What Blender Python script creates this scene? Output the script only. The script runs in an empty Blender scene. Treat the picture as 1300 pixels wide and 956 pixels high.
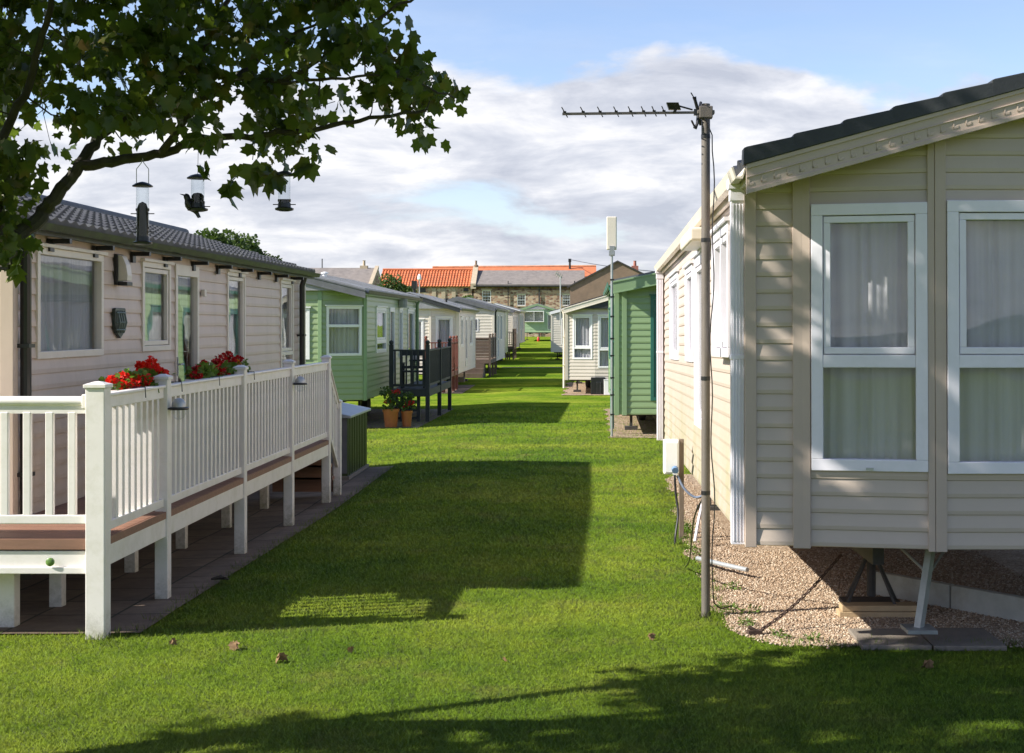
import bpy, math, random
import numpy as np
from mathutils import Vector, Matrix
random.seed(7); RNG = np.random.default_rng(11)
scene = bpy.context.scene
col = scene.collection
V = Vector
CSEED = 17.5; CBR = 5.0; SKYT = (.86, .82, .90); EXPO = 1.0
UP = V((0, 0, 1))
# ------------------------------------------------------------------ survey helper
F = 1805.0; HC = 2.2
def at(u, v, Y):
    """world point seen in the survey photo at column u, row v and distance Y down the lane"""
    return V(((u - 750) / F * Y, Y, HC + (412 - v) / F * Y))
def lerp_tab(tab, y):
    if y <= tab[0][0]: return tab[0][1]
    for (a, b), (c, d) in zip(tab, tab[1:]):
        if y <= c:
            t = (y - a) / (c - a); t = t * t * (3 - 2 * t) if False else t
            return b + (d - b) * t
    return tab[-1][1]
GT = [(-60, .1), (0, .03), (8, .01), (11, 0), (18, -.09), (25, -.07), (32, -.11), (50, -.26), (78, -.25), (105, .0), (140, .5), (175, .7), (900, .9)]
def gz(x, y):
    z = lerp_tab(GT, y)
    if x < -2.6 and 9 < y < 60:
        z -= .09 * min(1, (-2.6 - x) / 1.5) * min(1, (y - 9) / 8) * min(1, (60 - y) / 10)
    return z
# ------------------------------------------------------------------ mesh builder
WL = {}
class MB:
    def __init__(s): s.v = []; s.f = []; s.n = 0
    def add(s, vs, fs):
        b = len(s.v); s.v += [tuple(p) for p in vs]; s.f += [tuple(i + b for i in f) for f in fs]; return s
    def quad(s, a, b, c, d): return s.add([a, b, c, d], [(0, 1, 2, 3)])
    def box(s, x0, x1, y0, y1, z0, z1):
        return s.add([(x0, y0, z0), (x1, y0, z0), (x1, y1, z0), (x0, y1, z0), (x0, y0, z1), (x1, y0, z1), (x1, y1, z1), (x0, y1, z1)],
                     [(0, 3, 2, 1), (4, 5, 6, 7), (0, 1, 5, 4), (1, 2, 6, 5), (2, 3, 7, 6), (3, 0, 4, 7)])
    def obox(s, O, a, b, c):
        """box spanned by corner O and three edge vectors"""
        O, a, b, c = V(O), V(a), V(b), V(c)
        vs = [O, O + a, O + a + b, O + b, O + c, O + a + c, O + a + b + c, O + b + c]
        fs = [(0, 3, 2, 1), (4, 5, 6, 7), (0, 1, 5, 4), (1, 2, 6, 5), (2, 3, 7, 6), (3, 0, 4, 7)]
        if a.cross(b).dot(c) < 0: fs = [f[::-1] for f in fs]
        return s.add(vs, fs)
    def prism(s, pts, vec):
        vec = V(vec); n = len(pts); pts = [V(p) for p in pts]
        vs = pts + [p + vec for p in pts]
        fs = [tuple(range(n))[::-1], tuple(range(n, 2 * n))] + [(i, (i + 1) % n, n + (i + 1) % n, n + i) for i in range(n)]
        return s.add(vs, fs)
    def tube(s, pts, r, n=8, cap=True):
        pts = [V(p) for p in pts]; rs = r if isinstance(r, (list, tuple)) else [r] * len(pts)
        b = len(s.v); prev = None; vs = []
        for i, p in enumerate(pts):
            d = (pts[min(i + 1, len(pts) - 1)] - pts[max(i - 1, 0)])
            d = d.normalized() if d.length > 1e-9 else UP
            if prev is None:
                a = d.cross(UP) if abs(d.z) < .95 else d.cross(V((1, 0, 0)))
            else: a = prev - d * prev.dot(d)
            a.normalize(); prev = a; c = d.cross(a)
            for k in range(n):
                t = 2 * math.pi * k / n
                vs.append(p + (a * math.cos(t) + c * math.sin(t)) * rs[i])
        fs = []
        for i in range(len(pts) - 1):
            for k in range(n):
                fs.append((i * n + k, i * n + (k + 1) % n, (i + 1) * n + (k + 1) % n, (i + 1) * n + k))
        if cap:
            fs.append(tuple(range(n))[::-1]); m = (len(pts) - 1) * n; fs.append(tuple(range(m, m + n)))
        return s.add(vs, fs)
    def lathe(s, c, prof, n=16):
        """prof: list of (r, z) about vertical axis through c"""
        c = V(c); vs = []
        for r, z in prof:
            for k in range(n):
                t = 2 * math.pi * k / n; vs.append(c + V((r * math.cos(t), r * math.sin(t), z)))
        fs = []
        for i in range(len(prof) - 1):
            for k in range(n): fs.append((i * n + k, i * n + (k + 1) % n, (i + 1) * n + (k + 1) % n, (i + 1) * n + k))
        fs.append(tuple(range(n))[::-1]); m = (len(prof) - 1) * n; fs.append(tuple(range(m, m + n)))
        return s.add(vs, fs)
    def build(s, name, mat, parent=None, smooth=False, bevel=0, kind=None, label=None, origin=None):
        vv = np.array([tuple(p) for p in s.v], dtype=float)
        lo = vv.min(0); hi = vv.max(0)
        o = V(((lo[0] + hi[0]) / 2, (lo[1] + hi[1]) / 2, lo[2])) if origin is None else V(origin)
        me = bpy.data.meshes.new(name)
        me.from_pydata([tuple(p) for p in (vv - np.array(o))], [], s.f); me.update()
        if smooth is True: me.polygons.foreach_set('use_smooth', [True] * len(me.polygons))
        if mat: me.materials.append(mat)
        ob = bpy.data.objects.new(name, me); col.objects.link(ob)
        place(ob, o, parent)
        if smooth == 'auto':
            me.polygons.foreach_set('use_smooth', [True] * len(me.polygons)); me.set_sharp_from_angle(angle=math.radians(35))
        if bevel:
            m = ob.modifiers.new('bevel', 'BEVEL'); m.width = bevel; m.segments = 2; m.limit_method = 'ANGLE'
        if kind: ob['kind'] = kind
        if label: ob['label'] = label
        return ob
def split_build(mb, name, mat, parent=None, **k):
    par = list(range(len(mb.v)))
    def find(a):
        while par[a] != a: par[a] = par[par[a]]; a = par[a]
        return a
    for f in mb.f:
        for i in f[1:]: par[find(i)] = find(f[0])
    groups = {}
    for f in mb.f: groups.setdefault(find(f[0]), []).append(f)
    out = []
    for fs in groups.values():
        idx = {}; q = MB()
        for f in fs:
            for i in f:
                if i not in idx: idx[i] = len(q.v); q.v.append(mb.v[i])
            q.f.append(tuple(idx[i] for i in f))
        out.append(q.build(name, mat, parent, **k))
    return out
def place(ob, o, parent):
    WL[ob.name] = V(o)
    if parent: ob.parent = parent; ob.location = V(o) - WL[parent.name]
    else: ob.location = o
def mesh_np(name, verts, tris, mat, parent=None, origin=(0, 0, 0), kind=None, smooth=False, mats=None, midx=None):
    o = np.array(origin, float); verts = (np.asarray(verts) - o).astype(np.float32); tris = np.asarray(tris, np.int32); k = tris.shape[1]
    me = bpy.data.meshes.new(name); me.vertices.add(len(verts)); me.vertices.foreach_set('co', verts.ravel())
    me.loops.add(tris.size); me.loops.foreach_set('vertex_index', tris.ravel())
    me.polygons.add(len(tris)); me.polygons.foreach_set('loop_start', np.arange(len(tris), dtype=np.int32) * k)
    for m in (mats or [mat]): me.materials.append(m)
    if midx is not None: me.polygons.foreach_set('material_index', np.asarray(midx, np.int32))
    me.update(calc_edges=True)
    if smooth: me.polygons.foreach_set('use_smooth', [True] * len(me.polygons))
    ob = bpy.data.objects.new(name, me); col.objects.link(ob); place(ob, V(origin), parent)
    if kind: ob['kind'] = kind
    return ob
def tag(o, label, cat, group=None):
    o['label'] = label; o['category'] = cat
    if group: o['group'] = group
    return o
def thing(name, loc, label, cat, group=None):
    o = bpy.data.objects.new(name, None); o.empty_display_size = .2; col.objects.link(o)
    place(o, V(loc), None); return tag(o, label, cat, group)
def share(src, name, loc, parent):
    o = bpy.data.objects.new(name, src.data); col.objects.link(o); place(o, V(loc), parent)
    for m in src.modifiers:
        if m.type == 'BEVEL':
            q = o.modifiers.new('bevel', 'BEVEL'); q.width = m.width; q.segments = 2; q.limit_method = 'ANGLE'
    return o
# ------------------------------------------------------------------ materials
def newmat(name):
    m = bpy.data.materials.new(name); m.use_nodes = True; nt = m.node_tree
    return m, nt, nt.nodes, nt.links, nt.nodes['Principled BSDF']
def ramp(N, pts):
    r = N.new('ShaderNodeValToRGB'); e = r.color_ramp.elements
    while len(e) < len(pts): e.new(.5)
    for el, (p, c) in zip(e, pts): el.position = p; el.color = (*c, 1) if len(c) == 3 else c
    return r
def noise(N, L, scale, detail=4, rough=.6, vec=None, kind='Object', stretch=None):
    t = N.new('ShaderNodeTexCoord'); n = N.new('ShaderNodeTexNoise'); n.inputs['Scale'].default_value = scale
    n.inputs['Detail'].default_value = detail; n.inputs['Roughness'].default_value = rough
    if stretch:
        mp = N.new('ShaderNodeMapping'); mp.inputs['Scale'].default_value = stretch
        L.new(t.outputs[kind], mp.inputs[0]); L.new(mp.outputs[0], n.inputs['Vector'])
    else: L.new(t.outputs[kind], n.inputs['Vector'])
    return n
def mul(c, k): return tuple(min(1, x * k) for x in c)
def M(name, c, rough=.5, var=.12, scale=2.5, bump=.0, bscale=60, metal=0, dirt=None, dirt_amt=.5, dscale=1.2, dstretch=None, spec=.5, stretch=None):
    m, nt, N, L, P = newmat(name)
    n = noise(N, L, scale, 5, .65, stretch=stretch)
    r = ramp(N, [(.3, mul(c, 1 - var)), (.7, mul(c, 1 + var))]); L.new(n.outputs['Fac'], r.inputs[0])
    out = r.outputs[0]
    if dirt:
        n2 = noise(N, L, dscale, 6, .7, stretch=dstretch)
        r2 = ramp(N, [(.48, (0, 0, 0)), (.72, (dirt_amt,) * 3)]); L.new(n2.outputs['Fac'], r2.inputs[0])
        mx = N.new('ShaderNodeMixRGB'); L.new(r2.outputs[0], mx.inputs[0]); L.new(out, mx.inputs[1]); mx.inputs[2].default_value = (*dirt, 1); out = mx.outputs[0]
    L.new(out, P.inputs['Base Color']); P.inputs['Roughness'].default_value = rough; P.inputs['Metallic'].default_value = metal
    P.inputs['Specular IOR Level'].default_value = spec
    if bump:
        b = N.new('ShaderNodeBump'); b.inputs['Strength'].default_value = bump; b.inputs['Distance'].default_value = .01
        n3 = noise(N, L, bscale, 6, .7, stretch=stretch); L.new(n3.outputs['Fac'], b.inputs['Height']); L.new(b.outputs[0], P.inputs['Normal'])
    return m
MT = {}
MT['beige'] = M('beige_siding', (.58, .465, .37), .45, .05, 1.5, .08, 30, dirt=(.43, .34, .26), dirt_amt=.45, dscale=4, dstretch=(1, 1, .12))
MT['beige_trim'] = M('beige_trim', (.50, .395, .32), .5, .05, 2, .05, 40)
MT['cream'] = M('cream_siding', (.52, .425, .35), .42, .04, 1.5, .06, 30, dirt=(.43, .36, .27), dirt_amt=.25, dscale=1.2, dstretch=(1, 1, .3))
MT['cream2'] = M('pale_cream_siding', (.66, .60, .50), .45, .05, 1.5, dirt=(.4, .36, .28), dirt_amt=.3, dscale=1)
MT['mush'] = M('mushroom_siding', (.56, .50, .42), .45, .05, 1.5, dirt=(.4, .36, .28), dirt_amt=.25, dscale=1)
MT['green'] = M('green_siding', (.275, .35, .18), .35, .06, 1.5, .05, 25, dirt=(.13, .2, .1), dirt_amt=.3, dscale=1.5)
MT['greenlt'] = M('pale_green_siding', (.36, .48, .29), .3, .06, 1.5, .05, 25, dirt=(.2, .27, .13), dirt_amt=.35, dscale=2)
MT['green_trim'] = M('green_trim', (.22, .32, .17), .4, .05, 2)
MT['darkgreen'] = M('dark_green_paint', (.03, .13, .10), .35, .1, 2)
MT['white'] = M('white_upvc', (.80, .79, .77), .3, .03, 2, dirt=(.55, .55, .48), dirt_amt=.15, dscale=4)
MT['bluewhite'] = M('white_plastic', (.80, .765, .81), .3, .03, 2, dirt=(.5, .52, .5), dirt_amt=.2, dscale=5)
MT['railwhite'] = M('white_rail_plastic', (.82, .77, .725), .38, .04, 2, .05, 50, dirt=(.50, .47, .33), dirt_amt=.35, dscale=5)
MT['creamtrim'] = M('cream_trim', (.72, .65, .54), .4, .04, 2, dirt=(.5, .45, .35), dirt_amt=.25, dscale=5)
MT['black'] = M('black_plastic', (.015, .015, .016), .35, .2, 5)
MT['gutgreen'] = M('grimy_gutter', (.022, .026, .014), .5, .3, 4, dirt=(.06, .09, .02), dirt_amt=.8, dscale=5)
MT['slate'] = M('dark_tile_roof', (.080, .077, .077), .6, .25, 6, .2, 40, dirt=(.14, .14, .11), dirt_amt=.4, dscale=3)
MT['slatedark'] = M('black_tile_roof', (.028, .03, .032), .55, .2, 6, .2, 40, dirt=(.05, .055, .05), dirt_amt=.5, dscale=4)
MT['lightroof'] = M('pale_grey_roof', (.28, .28, .29), .4, .2, 3, .2, 20, dirt=(.17, .18, .15), dirt_amt=.6, dscale=2)
MT['greyroof'] = M('grey_roof', (.14, .14, .15), .4, .2, 3, .2, 20, dirt=(.1, .11, .09), dirt_amt=.6, dscale=2)
MT['decktop'] = M('brown_deck_boards', (.25, .13, .085), .55, .15, 3, .3, 50, stretch=(1, 8, 8), dirt=(.16, .1, .07), dirt_amt=.5, dscale=2)
MT['charcoal'] = M('charcoal_timber', (.030, .032, .034), .6, .25, 4, .3, 50)
MT['redwood'] = M('red_brown_timber', (.16, .045, .028), .6, .25, 4, .3, 50)
MT['brownwood'] = M('brown_timber', (.11, .075, .055), .7, .25, 4, .3, 50)
MT['oldwood'] = M('weathered_timber', (.20, .15, .11), .75, .25, 6, .4, 60, stretch=(6, 6, 1))
MT['terracotta'] = M('orange_pot', (.42, .13, .035), .5, .1, 6)
MT['galv'] = M('galvanised_steel', (.42, .43, .42), .42, .15, 8, .1, 60, metal=.6)
MT['polemetal'] = M('weathered_pole', (.145, .125, .108), .55, .18, 6, .2, 80, metal=.1, stretch=(4, 4, .5), dirt=(.16, .13, .1), dirt_amt=.5, dscale=6)
MT['legsteel'] = M('grey_steel', (.30, .31, .30), .5, .15, 8, .1, 60, metal=.5)
MT['rust'] = M('rusty_steel', (.07, .04, .028), .8, .4, 20, .5, 90)
MT['chassis'] = M('chassis_steel', (.05, .045, .042), .7, .3, 6)
MT['rubber'] = M('tyre_rubber', (.02, .02, .02), .8, .2, 6)
MT['concrete'] = M('concrete', (.21, .175, .14), .9, .2, 4, .5, 60, dirt=(.16, .15, .12), dirt_amt=.7, dscale=3)
MT['kerb'] = M('pale_concrete', (.42, .42, .38), .9, .15, 4, .4, 60, dirt=(.3, .25, .18), dirt_amt=.7, dscale=3)
MT['brownroof'] = M('brown_render', (.25, .17, .115), .85, .12, 2.5, .5, 30, dirt=(.17, .125, .09), dirt_amt=.6, dscale=.9)
MT['boxgreen'] = M('green_metal_shed', (.06, .085, .03), .4, .1, 4, metal=.2)
MT['lidgrey'] = M('grey_metal_lid', (.40, .42, .43), .4, .1, 4, metal=.3)
MT['leadwhite'] = M('white_paint', (.78, .78, .76), .5, .04, 3)
MT['soil'] = M('soil', (.06, .04, .025), .9, .3, 10)
MT['copper'] = M('red_enamel', (.5, .03, .02), .4, .05, 5)
MT['stonetrim'] = M('pale_sandstone', (.42, .34, .24), .85, .15, 4, .3, 30)
def algae(m):
    nt = m.node_tree; N = nt.nodes; L = nt.links; P = N['Principled BSDF']; src = P.inputs['Base Color'].links[0].from_socket
    g = N.new('ShaderNodeNewGeometry'); s = N.new('ShaderNodeSeparateXYZ'); L.new(g.outputs['Normal'], s.inputs[0])
    def mt(op, a, b, cl=False):
        q = N.new('ShaderNodeMath'); q.operation = op; q.use_clamp = cl
        for i, v in enumerate((a, b)):
            if isinstance(v, (int, float)): q.inputs[i].default_value = v
            else: L.new(v, q.inputs[i])
        return q.outputs[0]
    side = mt('LESS_THAN', s.outputs['X'], -.6); p = N.new('ShaderNodeSeparateXYZ'); L.new(g.outputs['Position'], p.inputs[0])
    low = mt('MULTIPLY', mt('SUBTRACT', 1.75, p.outputs['Z']), .9, True); n1 = noise(N, L, 2.2, 6, .75, stretch=(1, 1, .35)); r1 = ramp(N, [(.42, (0, 0, 0)), (.66, (.75,) * 3)]); L.new(n1.outputs['Fac'], r1.inputs[0])
    near = mt('MULTIPLY', mt('SUBTRACT', 11.0, p.outputs['Y']), 1.6, True); n2 = noise(N, L, 5, 5, .8, stretch=(1, 1, .12)); r2 = ramp(N, [(.40, (0, 0, 0)), (.56, (.9,) * 3)]); L.new(n2.outputs['Fac'], r2.inputs[0])
    low2 = mt('MULTIPLY', mt('SUBTRACT', 2.3, p.outputs['Z']), .9, True)
    f = mt('MAXIMUM', mt('MULTIPLY', low, r1.outputs[0]), mt('MULTIPLY', mt('MULTIPLY', near, low2), r2.outputs[0])); f = mt('MULTIPLY', f, side)
    mx = N.new('ShaderNodeMixRGB'); L.new(f, mx.inputs[0]); L.new(src, mx.inputs[1]); mx.inputs[2].default_value = (.30, .31, .13, 1); L.new(mx.outputs[0], P.inputs['Base Color'])
algae(MT['cream'])
def splash(m, z0, z1, c):
    nt = m.node_tree; N = nt.nodes; L = nt.links; P = N['Principled BSDF']; src = P.inputs['Base Color'].links[0].from_socket
    g = N.new('ShaderNodeNewGeometry'); p = N.new('ShaderNodeSeparateXYZ'); L.new(g.outputs['Position'], p.inputs[0]); mr = N.new('ShaderNodeMapRange'); mr.inputs['From Min'].default_value = z0; mr.inputs['From Max'].default_value = z1; mr.inputs['To Min'].default_value = 1.3; mr.inputs['To Max'].default_value = 0
    L.new(p.outputs['Z'], mr.inputs['Value']); n = N.new('ShaderNodeTexNoise'); n.inputs['Scale'].default_value = 22; n.inputs['Detail'].default_value = 6; n.inputs['Roughness'].default_value = .75; L.new(g.outputs['Position'], n.inputs['Vector'])
    q = N.new('ShaderNodeMath'); q.operation = 'MULTIPLY'; L.new(mr.outputs[0], q.inputs[0]); L.new(n.outputs['Fac'], q.inputs[1]); r = ramp(N, [(.25, (0, 0, 0)), (.8, (.85,) * 3)]); L.new(q.outputs[0], r.inputs[0])
    mx = N.new('ShaderNodeMixRGB'); L.new(r.outputs[0], mx.inputs[0]); L.new(src, mx.inputs[1]); mx.inputs[2].default_value = (*c, 1); L.new(mx.outputs[0], P.inputs['Base Color'])
splash(MT['railwhite'], -.12, .42, (.22, .21, .11))
def glass_mat(name, tint=(.9, .95, .93), rough=.01, boost=1.0, ior=1.5):
    m, nt, N, L, P = newmat(name); N.remove(P)
    out = N['Material Output']; fr = N.new('ShaderNodeFresnel'); ge = N.new('ShaderNodeNewGeometry'); mi = N.new('ShaderNodeMapRange'); mi.inputs['To Min'].default_value = ior; mi.inputs['To Max'].default_value = 1 / ior
    L.new(ge.outputs['Backfacing'], mi.inputs['Value']); L.new(mi.outputs[0], fr.inputs[0])
    g = N.new('ShaderNodeBsdfGlossy'); g.inputs['Roughness'].default_value = rough
    t = N.new('ShaderNodeBsdfTransparent'); t.inputs[0].default_value = (*tint, 1)
    mt = N.new('ShaderNodeMath'); mt.operation = 'MULTIPLY'; mt.use_clamp = True; mt.inputs[1].default_value = boost; L.new(fr.outputs[0], mt.inputs[0])
    n = noise(N, L, 2.2, 1, .4); b = N.new('ShaderNodeBump'); b.inputs['Strength'].default_value = .06; b.inputs['Distance'].default_value = .02
    L.new(n.outputs['Fac'], b.inputs['Height']); L.new(b.outputs[0], g.inputs['Normal'])
    mx = N.new('ShaderNodeMixShader'); L.new(mt.outputs[0], mx.inputs[0]); L.new(t.outputs[0], mx.inputs[1]); L.new(g.outputs[0], mx.inputs[2]); L.new(mx.outputs[0], out.inputs[0])
    return m
MT['glass'] = glass_mat('window_glass', (.955, .965, .97), .008, 1.0, 1.62)
MT['tubeglass'] = glass_mat('clear_plastic', (.95, .965, .97), .03, .8, 1.4)
def curtain_mat(name, c):
    m, nt, N, L, P = newmat(name); out = N['Material Output']
    n = noise(N, L, 3, 3, .5, stretch=(6, 6, .3)); r = ramp(N, [(.3, mul(c, .8)), (.7, c)]); L.new(n.outputs['Fac'], r.inputs[0])
    L.new(r.outputs[0], P.inputs['Base Color']); P.inputs['Roughness'].default_value = .9
    tr = N.new('ShaderNodeBsdfTranslucent'); tr.inputs[0].default_value = (*c, 1); mx = N.new('ShaderNodeMixShader'); mx.inputs[0].default_value = .35
    L.new(P.outputs[0], mx.inputs[1]); L.new(tr.outputs[0], mx.inputs[2]); L.new(mx.outputs[0], out.inputs[0]); return m
MT['net'] = curtain_mat('net_curtain', (.82, .78, .80)); MT['blind'] = curtain_mat('cream_blind', (.72, .70, .64))
MT['drape'] = curtain_mat('pale_drape', (.70, .72, .62))
def leaf_mat(name, pts, scale=9, rough=.45, trans=.3, tcol=(.2, .35, .03)):
    m, nt, N, L, P = newmat(name); out = N['Material Output']
    n = noise(N, L, scale, 2, .6); r = ramp(N, pts); L.new(n.outputs['Fac'], r.inputs[0]); L.new(r.outputs[0], P.inputs['Base Color'])
    P.inputs['Roughness'].default_value = rough; P.inputs['Specular IOR Level'].default_value = .35
    tr = N.new('ShaderNodeBsdfTranslucent'); tr.inputs[0].default_value = (*tcol, 1); mx = N.new('ShaderNodeMixShader'); mx.inputs[0].default_value = trans
    L.new(P.outputs[0], mx.inputs[1]); L.new(tr.outputs[0], mx.inputs[2]); L.new(mx.outputs[0], out.inputs[0]); return m
MT['leaf'] = leaf_mat('sycamore_leaf', [(.25, (.026, .050, .012)), (.48, (.056, .086, .018)), (.6, (.10, .108, .026)), (.72, (.16, .092, .032))], 6, .38, .36, (.17, .25, .025))
MT['leafbg'] = leaf_mat('far_leaf', [(.3, (.03, .06, .012)), (.7, (.09, .13, .03))], 1.5, .6, .2, (.12, .2, .03))
MT['pleaf'] = leaf_mat('geranium_leaf', [(.3, (.05, .10, .015)), (.7, (.15, .22, .03))], 25, .5, .3, (.2, .35, .04))
MT['petal'] = leaf_mat('red_petal', [(.3, (.55, .006, .004)), (.7, (.85, .03, .012))], 40, .5, .3, (.9, .03, .01))
MT['petaldark'] = leaf_mat('dark_red_petal', [(.3, (.32, .004, .006)), (.7, (.55, .015, .015))], 40, .5, .25, (.5, .01, .01))
MT['petalorange'] = leaf_mat('orange_petal', [(.3, (.7, .15, .01)), (.7, (.8, .3, .02))], 40, .5, .3, (.8, .3, .02))
MT['deadleaf'] = leaf_mat('dead_leaf', [(.3, (.13, .07, .03)), (.7, (.28, .18, .09))], 30, .8, .1, (.3, .2, .1))
MT['bark'] = M('bark', (.055, .045, .035), .9, .35, 12, .8, 40, dirt=(.05, .07, .03), dirt_amt=.5, dscale=6)
MT['seed'] = M('bird_seed', (.022, .02, .018), .8, .5, 150, .8, 200)
MT['feather'] = M('dark_feathers', (.022, .02, .022), .4, .6, 120, .2, 100)
def grass_mat(name, trans, gain):
    m, nt, N, L, P = newmat(name); out = N['Material Output']; t = N.new('ShaderNodeTexCoord')
    def nz(s, d, ro=.6, st=None):
        n = N.new('ShaderNodeTexNoise'); n.inputs['Scale'].default_value = s; n.inputs['Detail'].default_value = d; n.inputs['Roughness'].default_value = ro
        if st:
            mp = N.new('ShaderNodeMapping'); mp.inputs['Scale'].default_value = st; L.new(t.outputs['Object'], mp.inputs[0]); L.new(mp.outputs[0], n.inputs['Vector'])
        else: L.new(t.outputs['Object'], n.inputs['Vector'])
        return n
    a = nz(.35, 5); b = nz(3.2, 6, .7, (1, .6, 1)); c = nz(38, 4, .7)
    r1 = ramp(N, [(.36, mul((.082, .138, .014), gain)), (.5, mul((.130, .182, .017), gain)), (.66, mul((.192, .222, .028), gain))]); L.new(a.outputs['Fac'], r1.inputs[0])
    r2 = ramp(N, [(.30, (.52, .60, .50)), (.5, (1, 1, 1)), (.72, (1.0, .93, .8))]); L.new(b.outputs['Fac'], r2.inputs[0])
    r3 = ramp(N, [(.3, (.55, .6, .5)), (.7, (1, 1, 1))]); L.new(c.outputs['Fac'], r3.inputs[0])
    m1 = N.new('ShaderNodeMixRGB'); m1.blend_type = 'MULTIPLY'; m1.inputs[0].default_value = 1; L.new(r1.outputs[0], m1.inputs[1]); L.new(r2.outputs[0], m1.inputs[2])
    m2 = N.new('ShaderNodeMixRGB'); m2.blend_type = 'MULTIPLY'; m2.inputs[0].default_value = .8; L.new(m1.outputs[0], m2.inputs[1]); L.new(r3.outputs[0], m2.inputs[2])
    # straw coloured thin patches
    d = nz(1.1, 5, .75); r4 = ramp(N, [(.53, (0, 0, 0)), (.74, (.65,) * 3)]); L.new(d.outputs['Fac'], r4.inputs[0])
    m3 = N.new('ShaderNodeMixRGB'); L.new(r4.outputs[0], m3.inputs[0]); L.new(m2.outputs[0], m3.inputs[1]); m3.inputs[2].default_value = (.25, .23, .06, 1)
    # mown strips running across the lane
    w = N.new('ShaderNodeTexWave'); w.inputs['Scale'].default_value = .16; w.inputs['Distortion'].default_value = 1.5; w.inputs['Detail'].default_value = 2; w.bands_direction = 'Y'
    L.new(t.outputs['Object'], w.inputs['Vector']); r5 = ramp(N, [(.35, (.86, .9, .86)), (.65, (1, 1, 1))]); L.new(w.outputs['Fac'], r5.inputs[0])
    m4 = N.new('ShaderNodeMixRGB'); m4.blend_type = 'MULTIPLY'; m4.inputs[0].default_value = 1; L.new(m3.outputs[0], m4.inputs[1]); L.new(r5.outputs[0], m4.inputs[2])
    L.new(m4.outputs[0], P.inputs['Base Color']); P.inputs['Roughness'].default_value = .6; P.inputs['Specular IOR Level'].default_value = .25 if trans else .0
    if trans:
        nn = N.new('ShaderNodeTexNoise'); nn.inputs['Scale'].default_value = 160; L.new(t.outputs['Object'], nn.inputs['Vector'])
        vm = N.new('ShaderNodeVectorMath'); vm.operation = 'SUBTRACT'; L.new(nn.outputs['Color'], vm.inputs[0]); vm.inputs[1].default_value = (.5, .5, -.35)
        vn = N.new('ShaderNodeVectorMath'); vn.operation = 'NORMALIZE'; L.new(vm.outputs[0], vn.inputs[0]); L.new(vn.outputs[0], P.inputs['Normal'])
        tr = N.new('ShaderNodeBsdfTranslucent'); L.new(m4.outputs[0], tr.inputs[0]); mx = N.new('ShaderNodeMixShader'); mx.inputs[0].default_value = .2
        L.new(P.outputs[0], mx.inputs[1]); L.new(tr.outputs[0], mx.inputs[2]); L.new(mx.outputs[0], out.inputs[0])
    else:
        bp = N.new('ShaderNodeBump'); bp.inputs['Strength'].default_value = .8; bp.inputs['Distance'].default_value = .03
        e = nz(45, 6, .8); L.new(e.outputs['Fac'], bp.inputs['Height']); L.new(bp.outputs[0], P.inputs['Normal'])
    return m
MT['lawn'] = grass_mat('lawn_ground', False, 1.5); MT['blade'] = grass_mat('grass_blade', True, 2.05)
def gravel_mat():
    m, nt, N, L, P = newmat('gravel'); t = N.new('ShaderNodeTexCoord')
    vo = N.new('ShaderNodeTexVoronoi'); vo.inputs['Scale'].default_value = 55; L.new(t.outputs['Object'], vo.inputs['Vector'])
    r = ramp(N, [(0, (.20, .13, .08)), (.4, (.34, .235, .15)), (.75, (.46, .34, .23)), (1, (.60, .49, .37))]); sp = N.new('ShaderNodeSeparateColor'); L.new(vo.outputs['Color'], sp.inputs[0]); L.new(sp.outputs[0], r.inputs[0])
    n = noise(N, L, 1.3, 5, .7); r2 = ramp(N, [(.35, (.72, .68, .62)), (.65, (1, 1, 1))]); L.new(n.outputs['Fac'], r2.inputs[0])
    mx = N.new('ShaderNodeMixRGB'); mx.blend_type = 'MULTIPLY'; mx.inputs[0].default_value = 1; L.new(r.outputs[0], mx.inputs[1]); L.new(r2.outputs[0], mx.inputs[2]); L.new(mx.outputs[0], P.inputs['Base Color'])
    b = N.new('ShaderNodeBump'); b.inputs['Strength'].default_value = .9; b.inputs['Distance'].default_value = .012; b.invert = True; L.new(vo.outputs['Distance'], b.inputs['Height']); L.new(b.outputs[0], P.inputs['Normal'])
    P.inputs['Roughness'].default_value = .85; return m
MT['gravel'] = gravel_mat()
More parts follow.
